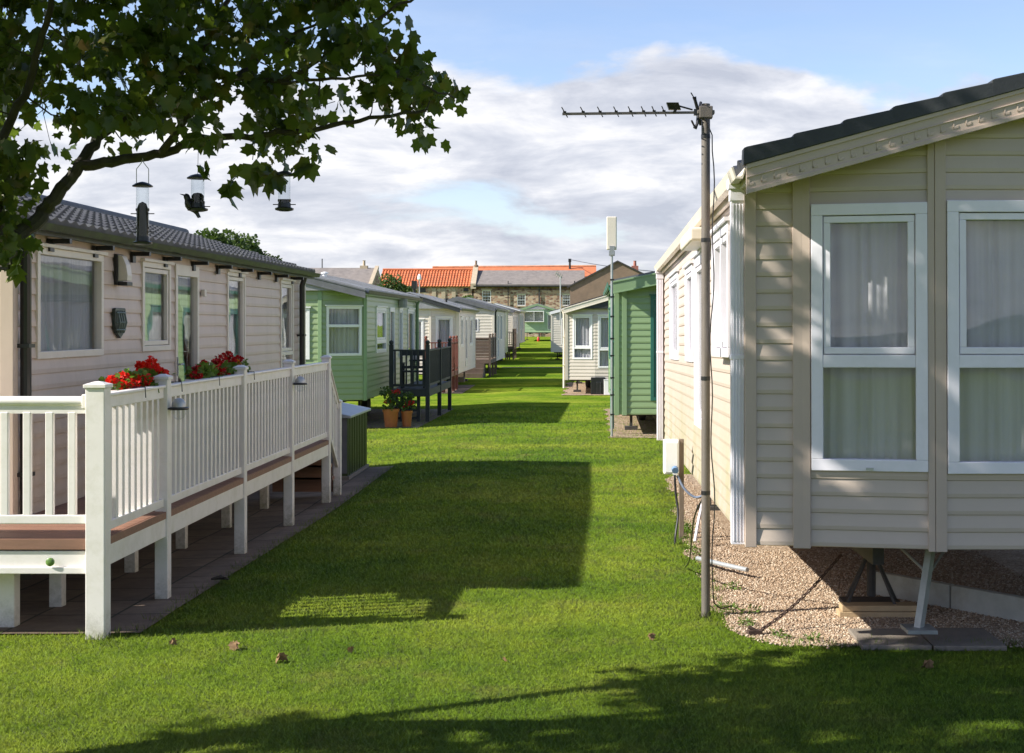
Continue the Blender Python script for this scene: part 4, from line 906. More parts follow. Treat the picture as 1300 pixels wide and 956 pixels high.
def pot(x, y, r, h, label, ch, fl):
    g = gz(x, y) + .012; t = thing('plant_pot', (x, y, g), label, 'plant pot', 'orange plant pots by the charcoal deck')
    mb = MB(); mb.lathe((x, y, g), [(r * .74, 0), (r * .95, h * .86), (r * 1.05, h * .86), (r * 1.06, h), (r * .95, h), (r * .93, h * .93)], 20); mb.build('pot', MT['terracotta'], t, smooth='auto')
    cs = [(x + random.uniform(-r, r), y + random.uniform(-r, r), g + h + random.uniform(.05, ch)) for _ in range(16)]
    leafcloud('foliage', cs, .12, 16, .07, MT['leafbg'], t, (x, y, g + h))
    for i in range(fl): c = (x + random.uniform(-r, r), y - r * .5, g + h + random.uniform(.1, ch)); leafcloud('flower_head', [c], .05, 16, .05, MT['petaldark'], t, c)
pot(-4.68, 33.3, .19, .42, 'wider orange pot with a leafy red plant under the charcoal deck corner', .42, 5)
pot(-4.33, 33.45, .135, .37, 'narrower orange pot right of the wide one under the charcoal deck corner', .38, 3)
# ------------------------------------------------------------------ aerial pole
ap = thing('aerial_pole', (.865, 10.7, 0), 'tall weathered metal pole carrying a television aerial, in the grass beside the large cream caravan', 'aerial pole')
mb = MB(); mb.tube([(.865, 10.7, -.05), (.865, 10.7, 3.86)], .033, 18); mb.build('pole', MT['polemetal'], ap, smooth='auto')
mb = MB(); mb.box(.815, .915, 10.655, 10.745, 3.75, 3.84); mb.box(.80, .93, 10.66, 10.74, 3.78, 3.81); mb.build('clamp', MT['polemetal'], ap, bevel=.006)
for z in (3.60, 2.82, 1.78, .92):
    mb = MB(); mb.tube([(.865, 10.7, z), (.865, 10.7, z + .03)], .0355, 18); mb.build('strap', MT['black'], ap, smooth='auto')
mb = MB(); pts = [(.80, 10.68, 3.80), (.86, 10.66, 3.74), (.91, 10.66, 3.62)]
for k in range(30):
    z = 3.5 - k * .115; pts.append((.912 + .010 * math.sin(k * .9) + .010 * math.sin(k * .33), 10.67, z))
pts += [(.93, 10.72, .10), (.99, 10.8, .04), (1.10, 10.9, .05)]
mb.tube(pts, .005, 6); mb.build('cable', MT['black'], ap, smooth=True)
ae = thing('television_aerial', (.865, 10.7, 3.8), 'long black and grey television aerial with crossed reflector clamped on the tall pole', 'television aerial')
A0 = V((.93, 10.72, 3.80)); A1 = V((-.21, 10.5, 3.755)); bd = (A1 - A0).normalized()
mb = MB(); mb.obox(A0 - V((0, .009, .009)), A1 - A0, V((0, .018, 0)), V((0, 0, .018))); mb.build('boom', MT['polemetal'], ae)
pd = V((-.25, -.93, .32)).normalized()
for k, t in enumerate((.985, .865, .755, .65, .555, .47, .40, .335)):
    c = A0 + (A1 - A0) * t + UP * .012; mb = MB(); l = .05
    mb.tube([c - pd * l * 1.6, c + pd * l * 1.6], .0045, 6); mb.obox(c - V((.012, .01, .006)), V((.024, 0, 0)), V((0, .02, 0)), V((0, 0, .014))); mb.build('director', MT['black'], ae)
c = A0 + (A1 - A0) * .25 + UP * .02; mb = MB(); mb.obox(c + V((-.06, -.03, 0)), V((.09, 0, 0)), V((0, .05, 0)), V((-.02, -.02, .05))); mb.tube([c + V((.0, 0, .035)), c + V((.12, .02, .005))], .007, 6); mb.tube([c + V((-.02, -.05, -.02)), c + V((.0, .05, .02))], .012, 6); mb.build('dipole', MT['black'], ae)
c = A0 + (A1 - A0) * .105; mb = MB()
mb.tube([c, c + V((-.028, -.03, .09)), c + V((-.034, -.035, .112))], [.014, .013, .017], 6); mb.tube([c, c + V((-.012, -.03, -.09)), c + V((-.03, -.03, -.125))], [.014, .012, .017], 6)
mb.tube([c + V((-.03, -.03, .095)), c + V((-.062, -.08, .135))], .005, 5); mb.tube([c + V((-.028, -.03, -.12)), c + V((-.058, -.09, -.075))], .008, 5)
mb.tube([c, c + V((.022, .06, .085))], .012, 6); mb.tube([c, c + V((.02, .06, -.085))], .012, 6); mb.box(c.x - .035, c.x + .03, c.y - .02, c.y + .02, c.z - .022, c.z + .024); mb.build('reflector', MT['black'], ae)
# second aerial on a thin mast
m2 = thing('aerial_mast', (.43, 29.0, gz(.43, 29)), 'thin jointed mast topped by a white panel aerial at the green caravan corner', 'aerial mast')
mb = MB(); x, y = .43, 29.0; mb.tube([(x, y, gz(x, y) - .05), (x, y, 3.72)], .026, 10); mb.build('mast', MT['leadwhite'] if False else MT['galv'], m2, smooth='auto')
for z in (3.1, 2.75, 2.35, 1.9, 1.55, 1.1, .75, .35):
    mb = MB(); mb.box(x - .035, x + .05, y - .03, y + .03, z, z + .03); mb.build('clip', MT['black'], m2)
mb = MB(); mb.box(x - .11, x + .10, y - .05, y + .04, 3.72, 4.40); mb.build('panel', MT['creamtrim'], m2, bevel=.02)
mb = MB(); mb.box(x - .05, x + .05, y - .075, y - .051, 3.62, 3.80); mb.box(x - .06, x + .06, y - .03, y + .03, 3.60, 3.70); mb.build('mount', MT['galv'], m2)
p = at(711.5, 392, 50); m3 = thing('roof_aerial', p, 'small rooftop aerial on a thin mast above the left eave of the fawn caravan', 'roof aerial')
mb = MB(); mb.tube([p - UP * .6, p + UP * 1.15], .025, 6); mb.build('mast', MT['galv'], m3)
mb = MB(); q = p + UP * 1.1
mb.tube([q + V((-.15, 0, .15)), q + V((.06, 0, -.02))], .02, 5)
for k in range(4): r_ = q + V((-.15 + k * .06, 0, .15 - k * .045)); mb.tube([r_ + V((-.05, .1, -.08)), r_ + V((.05, -.1, .08))], .01, 4)
mb.build('aerial', MT['galv'], m3)
# ------------------------------------------------------------------ services beside the cream caravan
ub = thing('utility_box', (.93, 14.9, gz(.93, 14.9)), 'white electric hook-up box on a wooden stake against the cream caravan flank', 'electric hook-up box')
gb = gz(.93, 14.9); mb = MB(); mb.box(.925, .975, 14.88, 14.93, gb - .05, 1.0); mb.build('stake', MT['oldwood'], ub, bevel=.003)
mb = MB(); mb.box(.76, .92, 14.80, 14.98, .64, .995); mb.build('cabinet', MT['white'], ub, bevel=.012)
mb = MB(); mb.box(.775, .905, 14.785, 14.7995, .66, .975); mb.build('cover', MT['leadwhite'], ub, bevel=.005)
mb = MB(); mb.tube([(.875, 14.78, .70), (.875, 14.73, .685)], .034, 14); mb.build('socket', M('blue_plug', (.12, .22, .4), .4, .05, 5), ub, smooth='auto'); mb = MB(); mb.tube([(.875, 14.78, .65), (.875, 14.74, .645)], .024, 12); mb.build('socket_cap', MT['white'], ub, smooth='auto')
def cable(name, pts, r, mat, label, cat, grp=None):
    P_ = []
    pts = [V(p) for p in pts]
    for i in range(len(pts) - 1):
        p0 = pts[max(i - 1, 0)]; p1 = pts[i]; p2 = pts[i + 1]; p3 = pts[min(i + 2, len(pts) - 1)]
        for k in range(6):
            t = k / 6; P_.append(.5 * ((2 * p1) + (p2 - p0) * t + (2 * p0 - 5 * p1 + 4 * p2 - p3) * t * t + (3 * p1 - p0 - 3 * p2 + p3) * t ** 3))
    P_.append(pts[-1]); mb = MB(); mb.tube(P_, r, 8); o = mb.build(name, mat, None, smooth='auto'); return tag(o, label, cat, grp)
cable('cable', [(.87, 14.74, .64), (.88, 14.72, .45), (.90, 14.66, .25), (.87, 14.58, .05), (.86, 14.5, -.04)], .012, MT['black'], 'black cable dropping from the white hook-up box into the grass', 'cable')
cable('hose', [(.90, 14.76, .63), (.97, 14.7, .50), (1.08, 14.65, .42), (1.2, 14.6, .47), (1.35, 14.7, .55)], .013, M('blue_hose', (.14, .17, .24), .5, .1, 5), 'grey blue hose looping from the hook-up box to under the caravan', 'hose')
cable('pipe', [(1.16, 14.5, .45), (1.10, 14.4, .25), (1.04, 14.2, .03)], .016, MT['bluewhite'], 'thin white pipe slanting down under the cream caravan flank behind the hook-up stake', 'pipe')
cable('pipe', [(.99, 13.2, .03), (1.06, 12.95, .05), (1.2, 12.65, .06), (1.36, 12.35, .07)], .02, MT['lidgrey'], 'fat grey waste pipe lying on gravel under the cream caravan edge', 'pipe')
cable('cable', [(.86, 10.67, .93), (.80, 11.0, .7), (.83, 11.9, .25), (.86, 12.9, .0)], .007, MT['black'], 'black cable running back from the tall pole to the grass edge', 'cable')
# under the cream caravan
for (x0, x1, y0_, y1_, lab) in ((1.83, 2.30, 9.80, 10.42, 'concrete slab under the cream caravan, the left one of the pair'), (2.31, 2.80, 9.78, 10.44, 'concrete slab under the cream caravan, the right one beneath the grey steel leg')):
    mb = MB(); mb.box(x0, x1, y0_ - .22, y1_ - .3, .0, .038); o = mb.build('paving_slab', MT['concrete'], bevel=.006); tag(o, lab, 'paving slab')
st = thing('axle_stand', (2.15, 10.9, 0), 'dark tripod axle stand behind the steel leg under the cream caravan', 'axle stand')
mb = MB(); mb.tube([(2.15, 10.9, .12), (2.15, 10.9, .62)], .035, 10); mb.build('column', MT['chassis'], st, smooth='auto')
for k in range(4):
    a = k * math.pi / 2 + .6; mb = MB(); mb.tube([(2.15, 10.9, .5), (2.15 + .26 * math.cos(a), 10.9 + .26 * math.sin(a), .07)], .013, 6); mb.build('leg', MT['chassis'], st)
mb = MB(); mb.box(1.93, 2.37, 10.72, 11.08, .05, .08); mb.build('base_plate', MT['chassis'], st)
for k in range(2):
    mb = MB(); mb.box(1.86 + .02 * k, 2.45, 10.62 + .01 * k, 10.78, .01 + k * .045, .052 + k * .045); o = mb.build('timber_block', M('raw_timber', (.42, .30, .17), .8, .15, 5, .3, 60) if k == 0 else bpy.data.materials['raw_timber'], bevel=.004)
    tag(o, ('lower' if k == 0 else 'upper') + ' pale timber packing block under the dark tripod axle stand', 'timber block')
mb = MB(); a = V((2.28, 11.6, .0)); b = V((3.25, 10.35, .0)); c_ = V((4.6, 9.95, 0))
for P0, P1 in ((a, (a + b) / 2), ((a + b) / 2 + (b - a) * .01, b), (b, c_)):
    d = (P1 - P0); n = V((-d.y, d.x, 0)).normalized()
    mb.obox(P0, d, n * .07, UP * .19)
o = mb.build('concrete_kerb', MT['kerb'], bevel=.008); tag(o, 'pale concrete edging kerb running under the front of the cream caravan', 'kerb')
# tie-down chain
ch = thing('tie_down_chain', (1.16, 10.1, 0), 'rusty tie-down chain slanting from a ground anchor up under the cream caravan', 'chain')
mb = MB(); e0 = V((1.16, 10.02, .02)); mb.obox(e0 + V((-.05, -.03, -.02)), V((.10, .02, 0)), V((-.01, .05, 0)), V((0, 0, .045))); mb.tube([e0 + V((-.05, 0, .05)), e0 + V((.03, 0, .01))], .014, 6); mb.build('ground_anchor', MT['rust'], ch)
mb = MB(); e1 = V((1.85, 10.5, .50)); n = 30; d = (e1 - e0) / n; dn = d.normalized()
for k in range(n):
    c = e0 + d * (k + .5); c.z -= .05 * math.sin(math.pi * (k + .5) / n); s_ = dn.cross(UP).normalized() if k % 2 else dn.cross(dn.cross(UP)).normalized()
    pts = [c + dn * (.019 * math.cos(t)) + s_ * (.010 * math.sin(t)) for t in [i * math.pi / 4 for i in range(9)]]; mb.tube(pts, .0055, 5)
mb.build('links', MT['rust'], ch)
# ------------------------------------------------------------------ bird feeders
def feeder(x, y, ztop, h, r, seed, label, hang, perches=(.06, .16), cage=False):
    t = thing('bird_feeder', (x, y, ztop - h), label, 'bird feeder', 'bird feeders hanging from the tree')
    z0 = ztop - h; mb = MB(); mb.lathe((x, y, z0), [(r * .8, -.012), (r * 1.5, -.006), (r * 1.55, .004), (r * 1.1, .01), (r * 1.03, .035)], 20); mb.build('base', MT['black'], t, smooth='auto')
    mb = MB(); mb.lathe((x, y, ztop - .022), [(r * 1.6, .0), (r * 1.62, .006), (r * 1.1, .018), (r * .4, .026), (.004, .028)], 20); mb.build('lid', MT['black'], t, smooth='auto')
    mb = MB(); n = 24; vs = []
    for rr in (r, r - .0015):
        for z in (z0 + .01, ztop - .02):
            for k in range(n): a = 2 * math.pi * k / n; vs.append((x + rr * math.cos(a), y + rr * math.sin(a), z))
    fs = [(k, (k + 1) % n, n + (k + 1) % n, n + k) for k in range(n)] + [(2 * n + k, 3 * n + k, 3 * n + (k + 1) % n, 2 * n + (k + 1) % n) for k in range(n)]
    mb.add(vs, fs); mb.build('tube', MT['tubeglass'], t, smooth='auto')
    mb = MB(); mb.lathe((x, y, z0 + .005), [(r * .9, 0), (r * .92, (h - .03) * seed * .85), (r * .6, (h - .03) * seed), (.003, (h - .03) * seed * 1.05)], 16); mb.build('seed_fill', MT['seed'], t, smooth='auto')
    mb = MB()
    for p_ in perches: mb.tube([(x - r * 1.9, y, z0 + p_), (x + r * 1.9, y, z0 + p_)], .003, 6)
    mb.build('perch', MT['black'], t)
    for p_ in perches:
        mb = MB(); mb.tube([(x - r * 1.06, y, z0 + p_ + .022), (x + r * 1.06, y, z0 + p_ + .022)], .008, 8); mb.build('port', MT['black'], t)
    mb = MB()
    if hang == 'wire':
        mb.tube([(x - r * .98, y, ztop - .02), (x - r * .98, y, ztop + .075), (x - .006, y, ztop + .11), (x, y, ztop + .135), (x + .006, y, ztop + .11), (x + r * .98, y, ztop + .075), (x + r * .98, y, ztop - .02)], .0022, 6)
    else: mb.tube([(x, y, ztop), (x + .004, y, ztop + hang)], .0015, 5)
    mb.build('hanger', MT['galv'] if hang == 'wire' else MT['black'], t); return t
f1 = at(181, 232, 7.8); f2 = at(251, 222, 7.8); f3 = at(361, 218, 7.8)
feeder(f1.x, f1.y, f1.z, .33, .034, .70, 'tube bird feeder with a square wire handle, nearly full of dark seed, the leftmost feeder', 'wire')
feeder(f2.x, f2.y, f2.z, .19, .036, .52, 'half full clear bird feeder with a starling clinging on, in the middle of the three', .2, perches=(.016,))
feeder(f3.x, f3.y, f3.z, .205, .033, .22, 'almost empty clear bird feeder hanging rightmost under the branch', .2, perches=(.025, ))
for s in (-1, 1):
    pass
# starling
bc = V((f2.x - .047, f2.y, f2.z - .155)); ax = V((.48, 0, .88)).normalized() * -1   # from head to tail: down and right
bt = thing('starling', (bc.x, bc.y, bc.z - .05), 'small dark starling clinging to the left side of the middle feeder', 'bird') if False else None
head = bc + V((-.018, -.005, .052)); tail = bc + V((.035, .01, -.055))
mb = MB(); pts = []; rs = []
prof = [(0, .002), (.04, .011), (.12, .0165), (.20, .0175), (.28, .017), (.4, .025), (.55, .030), (.7, .027), (.82, .018), (.92, .010), (1.05, .006)]
for t, r_ in prof: p_ = head + (tail - head) * t + V((-.006, 0, 0)) * math.sin(math.pi * t); pts.append(p_); rs.append(r_)
mb.tube(pts, rs, 14); mb.tube([head + V((-.004, 0, -.010)), head + V((-.032, -.002, -.002))], [.006, .001], 6)
mb.prism([tail + V((-.014, -.006, .012)), tail + V((.010, -.006, .014)), tail + V((.026, -.006, -.022)), tail + V((.010, -.006, -.026))], (0, .012, 0))
mb.tube([bc + V((.012, -.01, -.012)), bc + V((.032, -.008, -.024))], .0022, 5); mb.tube([bc + V((.012, .01, -.012)), bc + V((.032, .008, -.024))], .0022, 5)
o = mb.build('starling', MT['feather'], None, smooth='auto'); tag(o, 'small dark starling clinging to the left side of the middle bird feeder', 'bird')
for s in (-1, 1):
    w = MB(); w.tube([head + (tail - head) * t + V((-.004, s * (.020 + .006 * math.sin(math.pi * t)), 0)) for t in (.35, .5, .7, .9, 1.0)], [.004, .010, .011, .006, .002], 8); w.build('wing', MT['feather'], o, smooth='auto')
w = MB(); w.lathe(head + V((-.006, -.016, -.013)), [(.001, -.002), (.0022, 0), (.001, .002)], 8); w.build('eye', MT['black'], o)
# ------------------------------------------------------------------ the sycamore
tree = thing('sycamore_tree', (-5.3, 5.9, 0), 'leafy dark green sycamore whose lower branches hang across the sky over the decking', 'tree')
def P8(u, v, Y=7.8): return at(u, v, Y)
skel = []   # (polyline, r0, r1)
fork = V((-4.55, 6.9, 2.15))
mb = MB(); mb.tube([(-5.3, 5.9, -.1), (-5.28, 5.95, .25), (-5.2, 6.1, 1.0), (-4.95, 6.45, 1.7), fork], [.24, .19, .17, .16, .14], 12); mb.tube([fork, (-4.5, 6.6, 3.0), (-4.2, 6.2, 4.2), (-4.0, 5.9, 5.6), (-3.9, 5.8, 7.0)], [.13, .11, .09, .06, .03], 10)
mb.build('trunk', MT['bark'], tree, smooth='auto')
L_ = lambda *p: [P8(*q) for q in p]
skel.append(([fork] + L_((-60, 350, 7.6), (0, 318, 7.7), (52, 275, 7.8), (78, 240, 7.8), (100, 212, 7.85), (150, 205, 7.9), (205, 196, 7.9), (255, 175, 7.9), (330, 172, 7.8), (400, 165, 7.7), (470, 150, 7.7), (540, 140, 7.8)), .060, .008))
skel.append((L_((100, 212, 7.85), (130, 170, 8.0), (200, 120, 8.1), (260, 60, 8.2), (290, 0, 8.3), (320, -80, 8.3)), .036, .012))
skel.append((L_((205, 196, 7.9), (250, 130, 7.7), (300, 100, 7.6), (360, 104, 7.5), (430, 60, 7.5), (500, 10, 7.4), (560, -20, 7.4)), .022, .007))
skel.append((L_((0, 318, 7.7), (-10, 200, 7.5), (30, 120, 7.4), (60, 30, 7.3), (80, -80, 7.3)), .035, .012))
skel.append((L_((300, 100, 7.6), (345, 60, 7.9), (420, 20, 8.0), (480, -30, 8.0)), .012, .006))
skel.append((L_((360, 104, 7.5), (430, 100, 7.3), (500, 95, 7.3), (580, 125, 7.4)), .010, .005))
skel.append((L_((0, 330, 7.5), (-20, 345, 7.3), (10, 340, 7.2), (20, 320, 7.1)), .015, .005))
V_ = lambda *p: [V(q) for q in p]
skel.append((V_((-4.5, 6.6, 3.0), (-3.6, 7.0, 4.3), (-2.6, 7.4, 5.2), (-1.4, 7.6, 6.0)), .06, .02))
skel.append((V_((-4.2, 6.2, 4.2), (-5.4, 5.5, 5.0), (-6.8, 4.8, 5.5)), .05, .02))
skel.append((V_((-4.0, 5.9, 5.6), (-2.6, 6.4, 6.4), (-1.6, 6.8, 7.2)), .05, .02))
skel.append((V_((-3.6, 7.0, 4.3), (-2.4, 7.0, 4.6), (-1.2, 7.2, 4.7), (-.2, 7.4, 4.8)), .04, .012))
nodes = []; lb = MB()
def samp(pl, m=6):
    out = []
    for a, b in zip(pl, pl[1:]):
        for k in range(m): out.append(a.lerp(b, k / m))
    return out + [pl[-1]]
for pl, r0, r1 in skel:
    s_ = samp(pl); n = len(s_); rr = [r0 + (r1 - r0) * (i / (n - 1)) ** .7 for i in range(n)]
    s_ = [p + V((random.gauss(0, .006), random.gauss(0, .006), random.gauss(0, .006))) * (r > .0) for p, r in zip(s_, rr)]
    lb.tube(s_, rr, 8); nodes += list(zip(s_, rr))
# leaf cluster centres: lower spray (seen against the sky), then the crown above
outline = [(-60, -40), (-60, 290), (-25, 335), (8, 325), (28, 300), (24, 262), (50, 225), (72, 195), (60, 165), (100, 180), (135, 186), (190, 172), (225, 182), (262, 198), (292, 212), (305, 204), (325, 188), (350, 182), (390, 186), (425, 168), (450, 162), (462, 140), (500, 142), (528, 162), (560, 156), (582, 134), (566, 112), (540, 94), (518, 64), (485, 46), (500, 15), (540, -10), (545, -40)]
def inside(u, v, poly):
    c = False; j = len(poly) - 1
    for i in range(len(poly)):
        (xi, yi), (xj, yj) = poly[i], poly[j]
        if (yi > v) != (yj > v) and u < (xj - xi) * (v - yi) / (yj - yi) + xi: c = not c
        j = i
    return c
from mathutils import noise as mn
cl = []
rr_ = random.Random(5)
gaps = [(82, 110, 22), (100, 160, 20), (95, 15, 16), (55, 175, 12), (330, 75, 12), (160, 60, 12), (290, 150, 12), (150, 110, 10), (230, 145, 9), (410, 40, 16), (400, 75, 14), (20, 20, 8), (220, 30, 9), (475, 25, 14), (240, 185, 8), (120, 190, 8), (455, 110, 8), (370, 150, 9)]
while len(cl) < 345:
    u, v = rr_.uniform(-60, 600), rr_.uniform(-40, 345)
    if not inside(u, v, outline): continue
    if any((u - a) ** 2 + (v - b) ** 2 < (r * 1.35 + 9) ** 2 for a, b, r in gaps): continue
    d = 7.8 + rr_.uniform(-.75, .45)
    g = at(u, v, 7.8); p = V((g.x, d, g.z))
    if mn.noise(p * 2.6) < -.1: continue
    cl.append(p)
for _ in range(34):
    u, v = rr_.uniform(-60, 62), rr_.uniform(190, 325)
    if not (u > 40 and v > 250): g = at(u, v, 7.8); cl.append(V((g.x, 7.55 + rr_.uniform(-.35, .2), g.z)))
cu = []
while len(cu) < 1150:
    p = V((rr_.uniform(-9.0, .8), rr_.uniform(2.2, 8.6), rr_.uniform(3.9, 8.3)))
    e = ((p.x + 4.2) / 5.0) ** 2 + ((p.y - 5.6) / 3.2) ** 2 + ((p.z - 5.8) / 2.5) ** 2
    if e > 1: continue
    sx, sy = p.x + 1.38 * p.z, p.y + .386 * p.z            # where its shade lands
    if sx < .5 and sy > 7.8: continue
    if sx >= .5 and sy > 8.25 + (sx - .5) * .9: continue
    if 412 - (p.z - .25 - HC) / p.y * F > -5 and p.y > 1 and abs(750 + p.x / p.y * F - 300) < 1100 and p.z - .25 < HC + 412 / F * p.y: continue
    if mn.noise(p * 1.1) < -.22: continue
    cu.append(p)
order = sorted(cl + cu, key=lambda p: min((p - n[0]).length for n in nodes))
tips = []
for p in order:
    q, r = min(nodes, key=lambda n: (n[0] - p).length)
    d = (p - q).length
    if d > .02:
        mid = q.lerp(p, .5) + V((0, 0, -.08 * d)) + V((rr_.gauss(0, .04), rr_.gauss(0, .04), rr_.gauss(0, .04))) * d
        r0 = min(r * .7, .004 + .006 * d); lb.tube([q, mid, p], [r0, r0 * .75, .0025], 5, cap=False)
        nodes.append((mid, r0 * .75)); nodes.append((p, .003))
lb.build('branches', MT['bark'], tree, smooth='auto')
leafcloud('lower_foliage', [tuple(p) for p in cl], .15, 11, .084, MT['leaf'], tree, (-3, 7.8, 3.2), shape='sycamore', squash=.8)
leafcloud('crown', [tuple(p) for p in cu], .26, 13, .15, MT['leaf'], tree, (-4, 6, 5), shape='sycamore', squash=.85)
# single leaves hanging near the feeders
leafcloud('lower_foliage', [tuple(at(u, v, Y)) for u, v, Y in ((292, 240, 7.7), (300, 232, 7.9), (345, 225, 7.75), (336, 222, 7.8), (255, 215, 7.65), (390, 212, 7.8), (20, 340, 7.2), (6, 328, 7.3))], .03, 3, .14, MT['leaf'], tree, (-2, 7.8, 3), shape='sycamore')
# ------------------------------------------------------------------ background trees and shrubs
bt = thing('broadleaf_tree', (-15.2, 60, -.2), 'round topped green tree showing above the beige caravan roof', 'tree')
mb = MB(); mb.tube([(-15.2, 60, -.3), (-15.1, 60, 2), (-15.2, 60, 4)], [.25, .2, .12], 8)
for a in range(5): mb.tube([(-15.15, 60, 2.5), (-15.2 + 1.1 * math.cos(a * 1.3), 60 + math.sin(a * 1.3), 4.6)], [.09, .03], 6)
mb.build('trunk', MT['bark'], bt)
cs = []
while len(cs) < 190:
    p = (rr_.gauss(0, .62), rr_.gauss(0, .62), rr_.gauss(0, .5)); 
    if p[0] ** 2 + p[1] ** 2 + p[2] ** 2 < 1.4: cs.append((-15.4 + p[0] * 1.75, 60 + p[1] * 1.5, 4.85 + p[2] * 1.1))
leafcloud('crown', cs, .36, 70, .15, MT['leafbg'], bt, (-15.2, 60, 4.7))
def shrub(u0, u1, v0, v1, Y, n, label, size=.16, rad=.5):
    a = at(u0, v1, Y); b = at(u1, v0, Y); t = thing('shrub', ((a.x + b.x) / 2, Y, a.z), label, 'shrub')
    mb = MB(); mb.tube([((a.x + b.x) / 2, Y, gz(0, Y)), ((a.x + b.x) / 2, Y, a.z + (b.z - a.z) * .5)], [.1, .05], 6); mb.build('trunk', MT['bark'], t)
    cs = [(a.x + (b.x - a.x) * rr_.random(), Y + rr_.uniform(-.8, .8), a.z + (b.z - a.z) * rr_.random() ** 1.3) for _ in range(n)]
    leafcloud('crown', cs, rad, 30, size, MT['leafbg'], t, tuple(WL[t.name])); return t
shrub(486, 505, 352, 372, 120, 26, 'green bush rising in front of the orange tiled roof', .22, .45)
shrub(500, 523, 364, 374, 120, 22, 'low green bush right of the taller one before the orange tiled roof', .22, .4)
shrub(573, 596, 379, 386, 130, 22, 'dark hedge top showing between the caravan roofs and the stone wall', .22, .35)
# ------------------------------------------------------------------ terrace behind the park
YT = 175.0
def W3(u, v, Y=YT): return at(u, v, Y)
def bldg(name, label, cat='building'):
    return lambda u, Y: thing(name, (at(u, 412, Y).x, Y + 3, gz(0, Y)), label, cat)
def roofslab(mb, u0, u1, ve, vr, Ye, Yr, th=.18):
    a, b, c, d = W3(u0, ve, Ye), W3(u1, ve, Ye), W3(u1, vr, Ye), W3(u0, vr, Ye)
    # ridge points sit further back: keep x, raise z so that the pitch is real
    zr = HC + (412 - vr) / F * Yr
    mb.prism([V((a.x, Ye, a.z)), V((b.x, Ye, a.z)), V((b.x, Yr, zr)), V((a.x, Yr, zr))], (0, 0, th))
    mb.prism([V((b.x, 2 * Yr - Ye, a.z)), V((a.x, 2 * Yr - Ye, a.z)), V((a.x, Yr, zr)), V((b.x, Yr, zr))], (0, 0, th)); return a, b, zr
# B: orange pantile range
B = bldg('stone_building', 'low rubble stone range under a bright orange pantile roof')(540, YT)
a = W3(480, 363.6); b = W3(599, 363.6); g0 = gz(0, YT) - .5; zr = HC + (412 - 343) / F * (YT + 4)
mb = MB(); mb.box(a.x, b.x, YT + .3, YT + 7.7, g0, a.z); mb.build('wall', MT['stone'], B)
mb = MB(); tile_slope(mb, (a.x, YT, a.z - .05), (b.x, YT, a.z - .05), (0, 4, zr - a.z), 9, .36, .05, .05, sub=6)
tile_slope(mb, (b.x, YT + 8, a.z - .05), (a.x, YT + 8, a.z - .05), (0, -4, zr - a.z), 2, 3, .0, .05, sub=1); rB = mb.build('roof', MT['pantile'], B)
mb = MB(); mb.tube([(a.x, YT + 4, zr + .08), (b.x, YT + 4, zr + .08)], .14, 8); mb.build('ridge_tiles', MT['pantile'], rB)
for (u0, u1, v0, v1) in ((532, 540, 364.5, 371), (588, 594, 364.5, 370)):
    p, q = W3(u0, v1), W3(u1, v0); mb = MB(); mb.box(p.x, q.x, YT + .26, YT + .29, p.z, q.z - .1); mb.build('opening', MT['black'], B)
mb = MB()
for u in (548, 560, 573, 482): p = W3(u, 364); mb.box(p.x, p.x + .5, YT + .22, YT + .29, g0, p.z - .15)
split_build(mb, 'buttress', MT['stonetrim'], B)
# skew stone and chimney pot between B and C
sk = MB(); p = W3(600, 363.6); sk.prism([V((p.x - .25, YT - .1, p.z - .3)), V((p.x - .25, YT - .1, p.z + .35)), V((p.x - .25, YT + 4, zr + .5)), V((p.x - .25, YT + 4, zr - .2))], (.65, 0, 0)); sk.build('skew', MT['stonetrim'], B)
mb = MB(); mb.lathe((p.x + .1, YT + 4, zr + .4), [(.28, 0), (.28, .25), (.14, .3), (.13, .75), (.17, .8)], 10); mb.build('chimney_pot', MT['brownroof'], B)
# C: slate range with sash windows
C = bldg('stone_building', 'two storey rubble stone house with slate roof and three white sash windows')(670, YT)
a = W3(601, 362.8); b = W3(742, 362.8); zr = HC + (412 - 345) / F * (YT + 4)
mb = MB(); wops = []
for (u0, u1, v0, v1) in ((612, 623, 368.5, 384), (656.5, 667, 373.5, 388), (714, 724, 373.5, 388)):
    p, q = W3(u0, v1), W3(u1, v0); wops.append((p.x - a.x, q.x - a.x, p.z, q.z))
O = V((a.x, YT + .3, g0)); u_ = V((1, 0, 0)); n_ = V((0, -1, 0))
siding(mb, O, u_, n_, b.x - a.x, g0, a.z, wops, 20, [(0, 0), (1, 0)]); mb.box(a.x, b.x, YT + .9, YT + 7.7, g0, a.z); mb.build('wall', MT['stone'], C)
for w in wops:
    mb = MB(); mb.box(a.x + w[0] - .12, a.x + w[1] + .12, YT + .24, YT + .298, w[3], w[3] + .2); mb.box(a.x + w[0] - .12, a.x + w[1] + .12, YT + .2, YT + .298, w[2] - .15, w[2]); split_build(mb, 'sill', MT['stonetrim'], C)
    wd = window(C, O, u_, n_, w[0], w[1], w[2], w[3], MT['white'], fw=.09, transom=[(w[2] + w[3]) / 2], lite=True, curtain=None, vbars=(w[0] + (w[1] - w[0]) / 3, w[0] + (w[1] - w[0]) * 2 / 3), proud=-.02)
    mb = MB()
    for t in (.25, .75): frame_box(mb, O, u_, n_, w[0] + .09, w[1] - .09, w[2] + (w[3] - w[2]) * t - .02, w[2] + (w[3] - w[2]) * t + .02, -.033, -.027)
    mb.build('glazing_bar', MT['white'], wd)
mb = MB(); roofslab(mb, 601.5, 742, 362.8, 345, YT, YT + 4); mb.build('roof', MT['terrslate'], C)
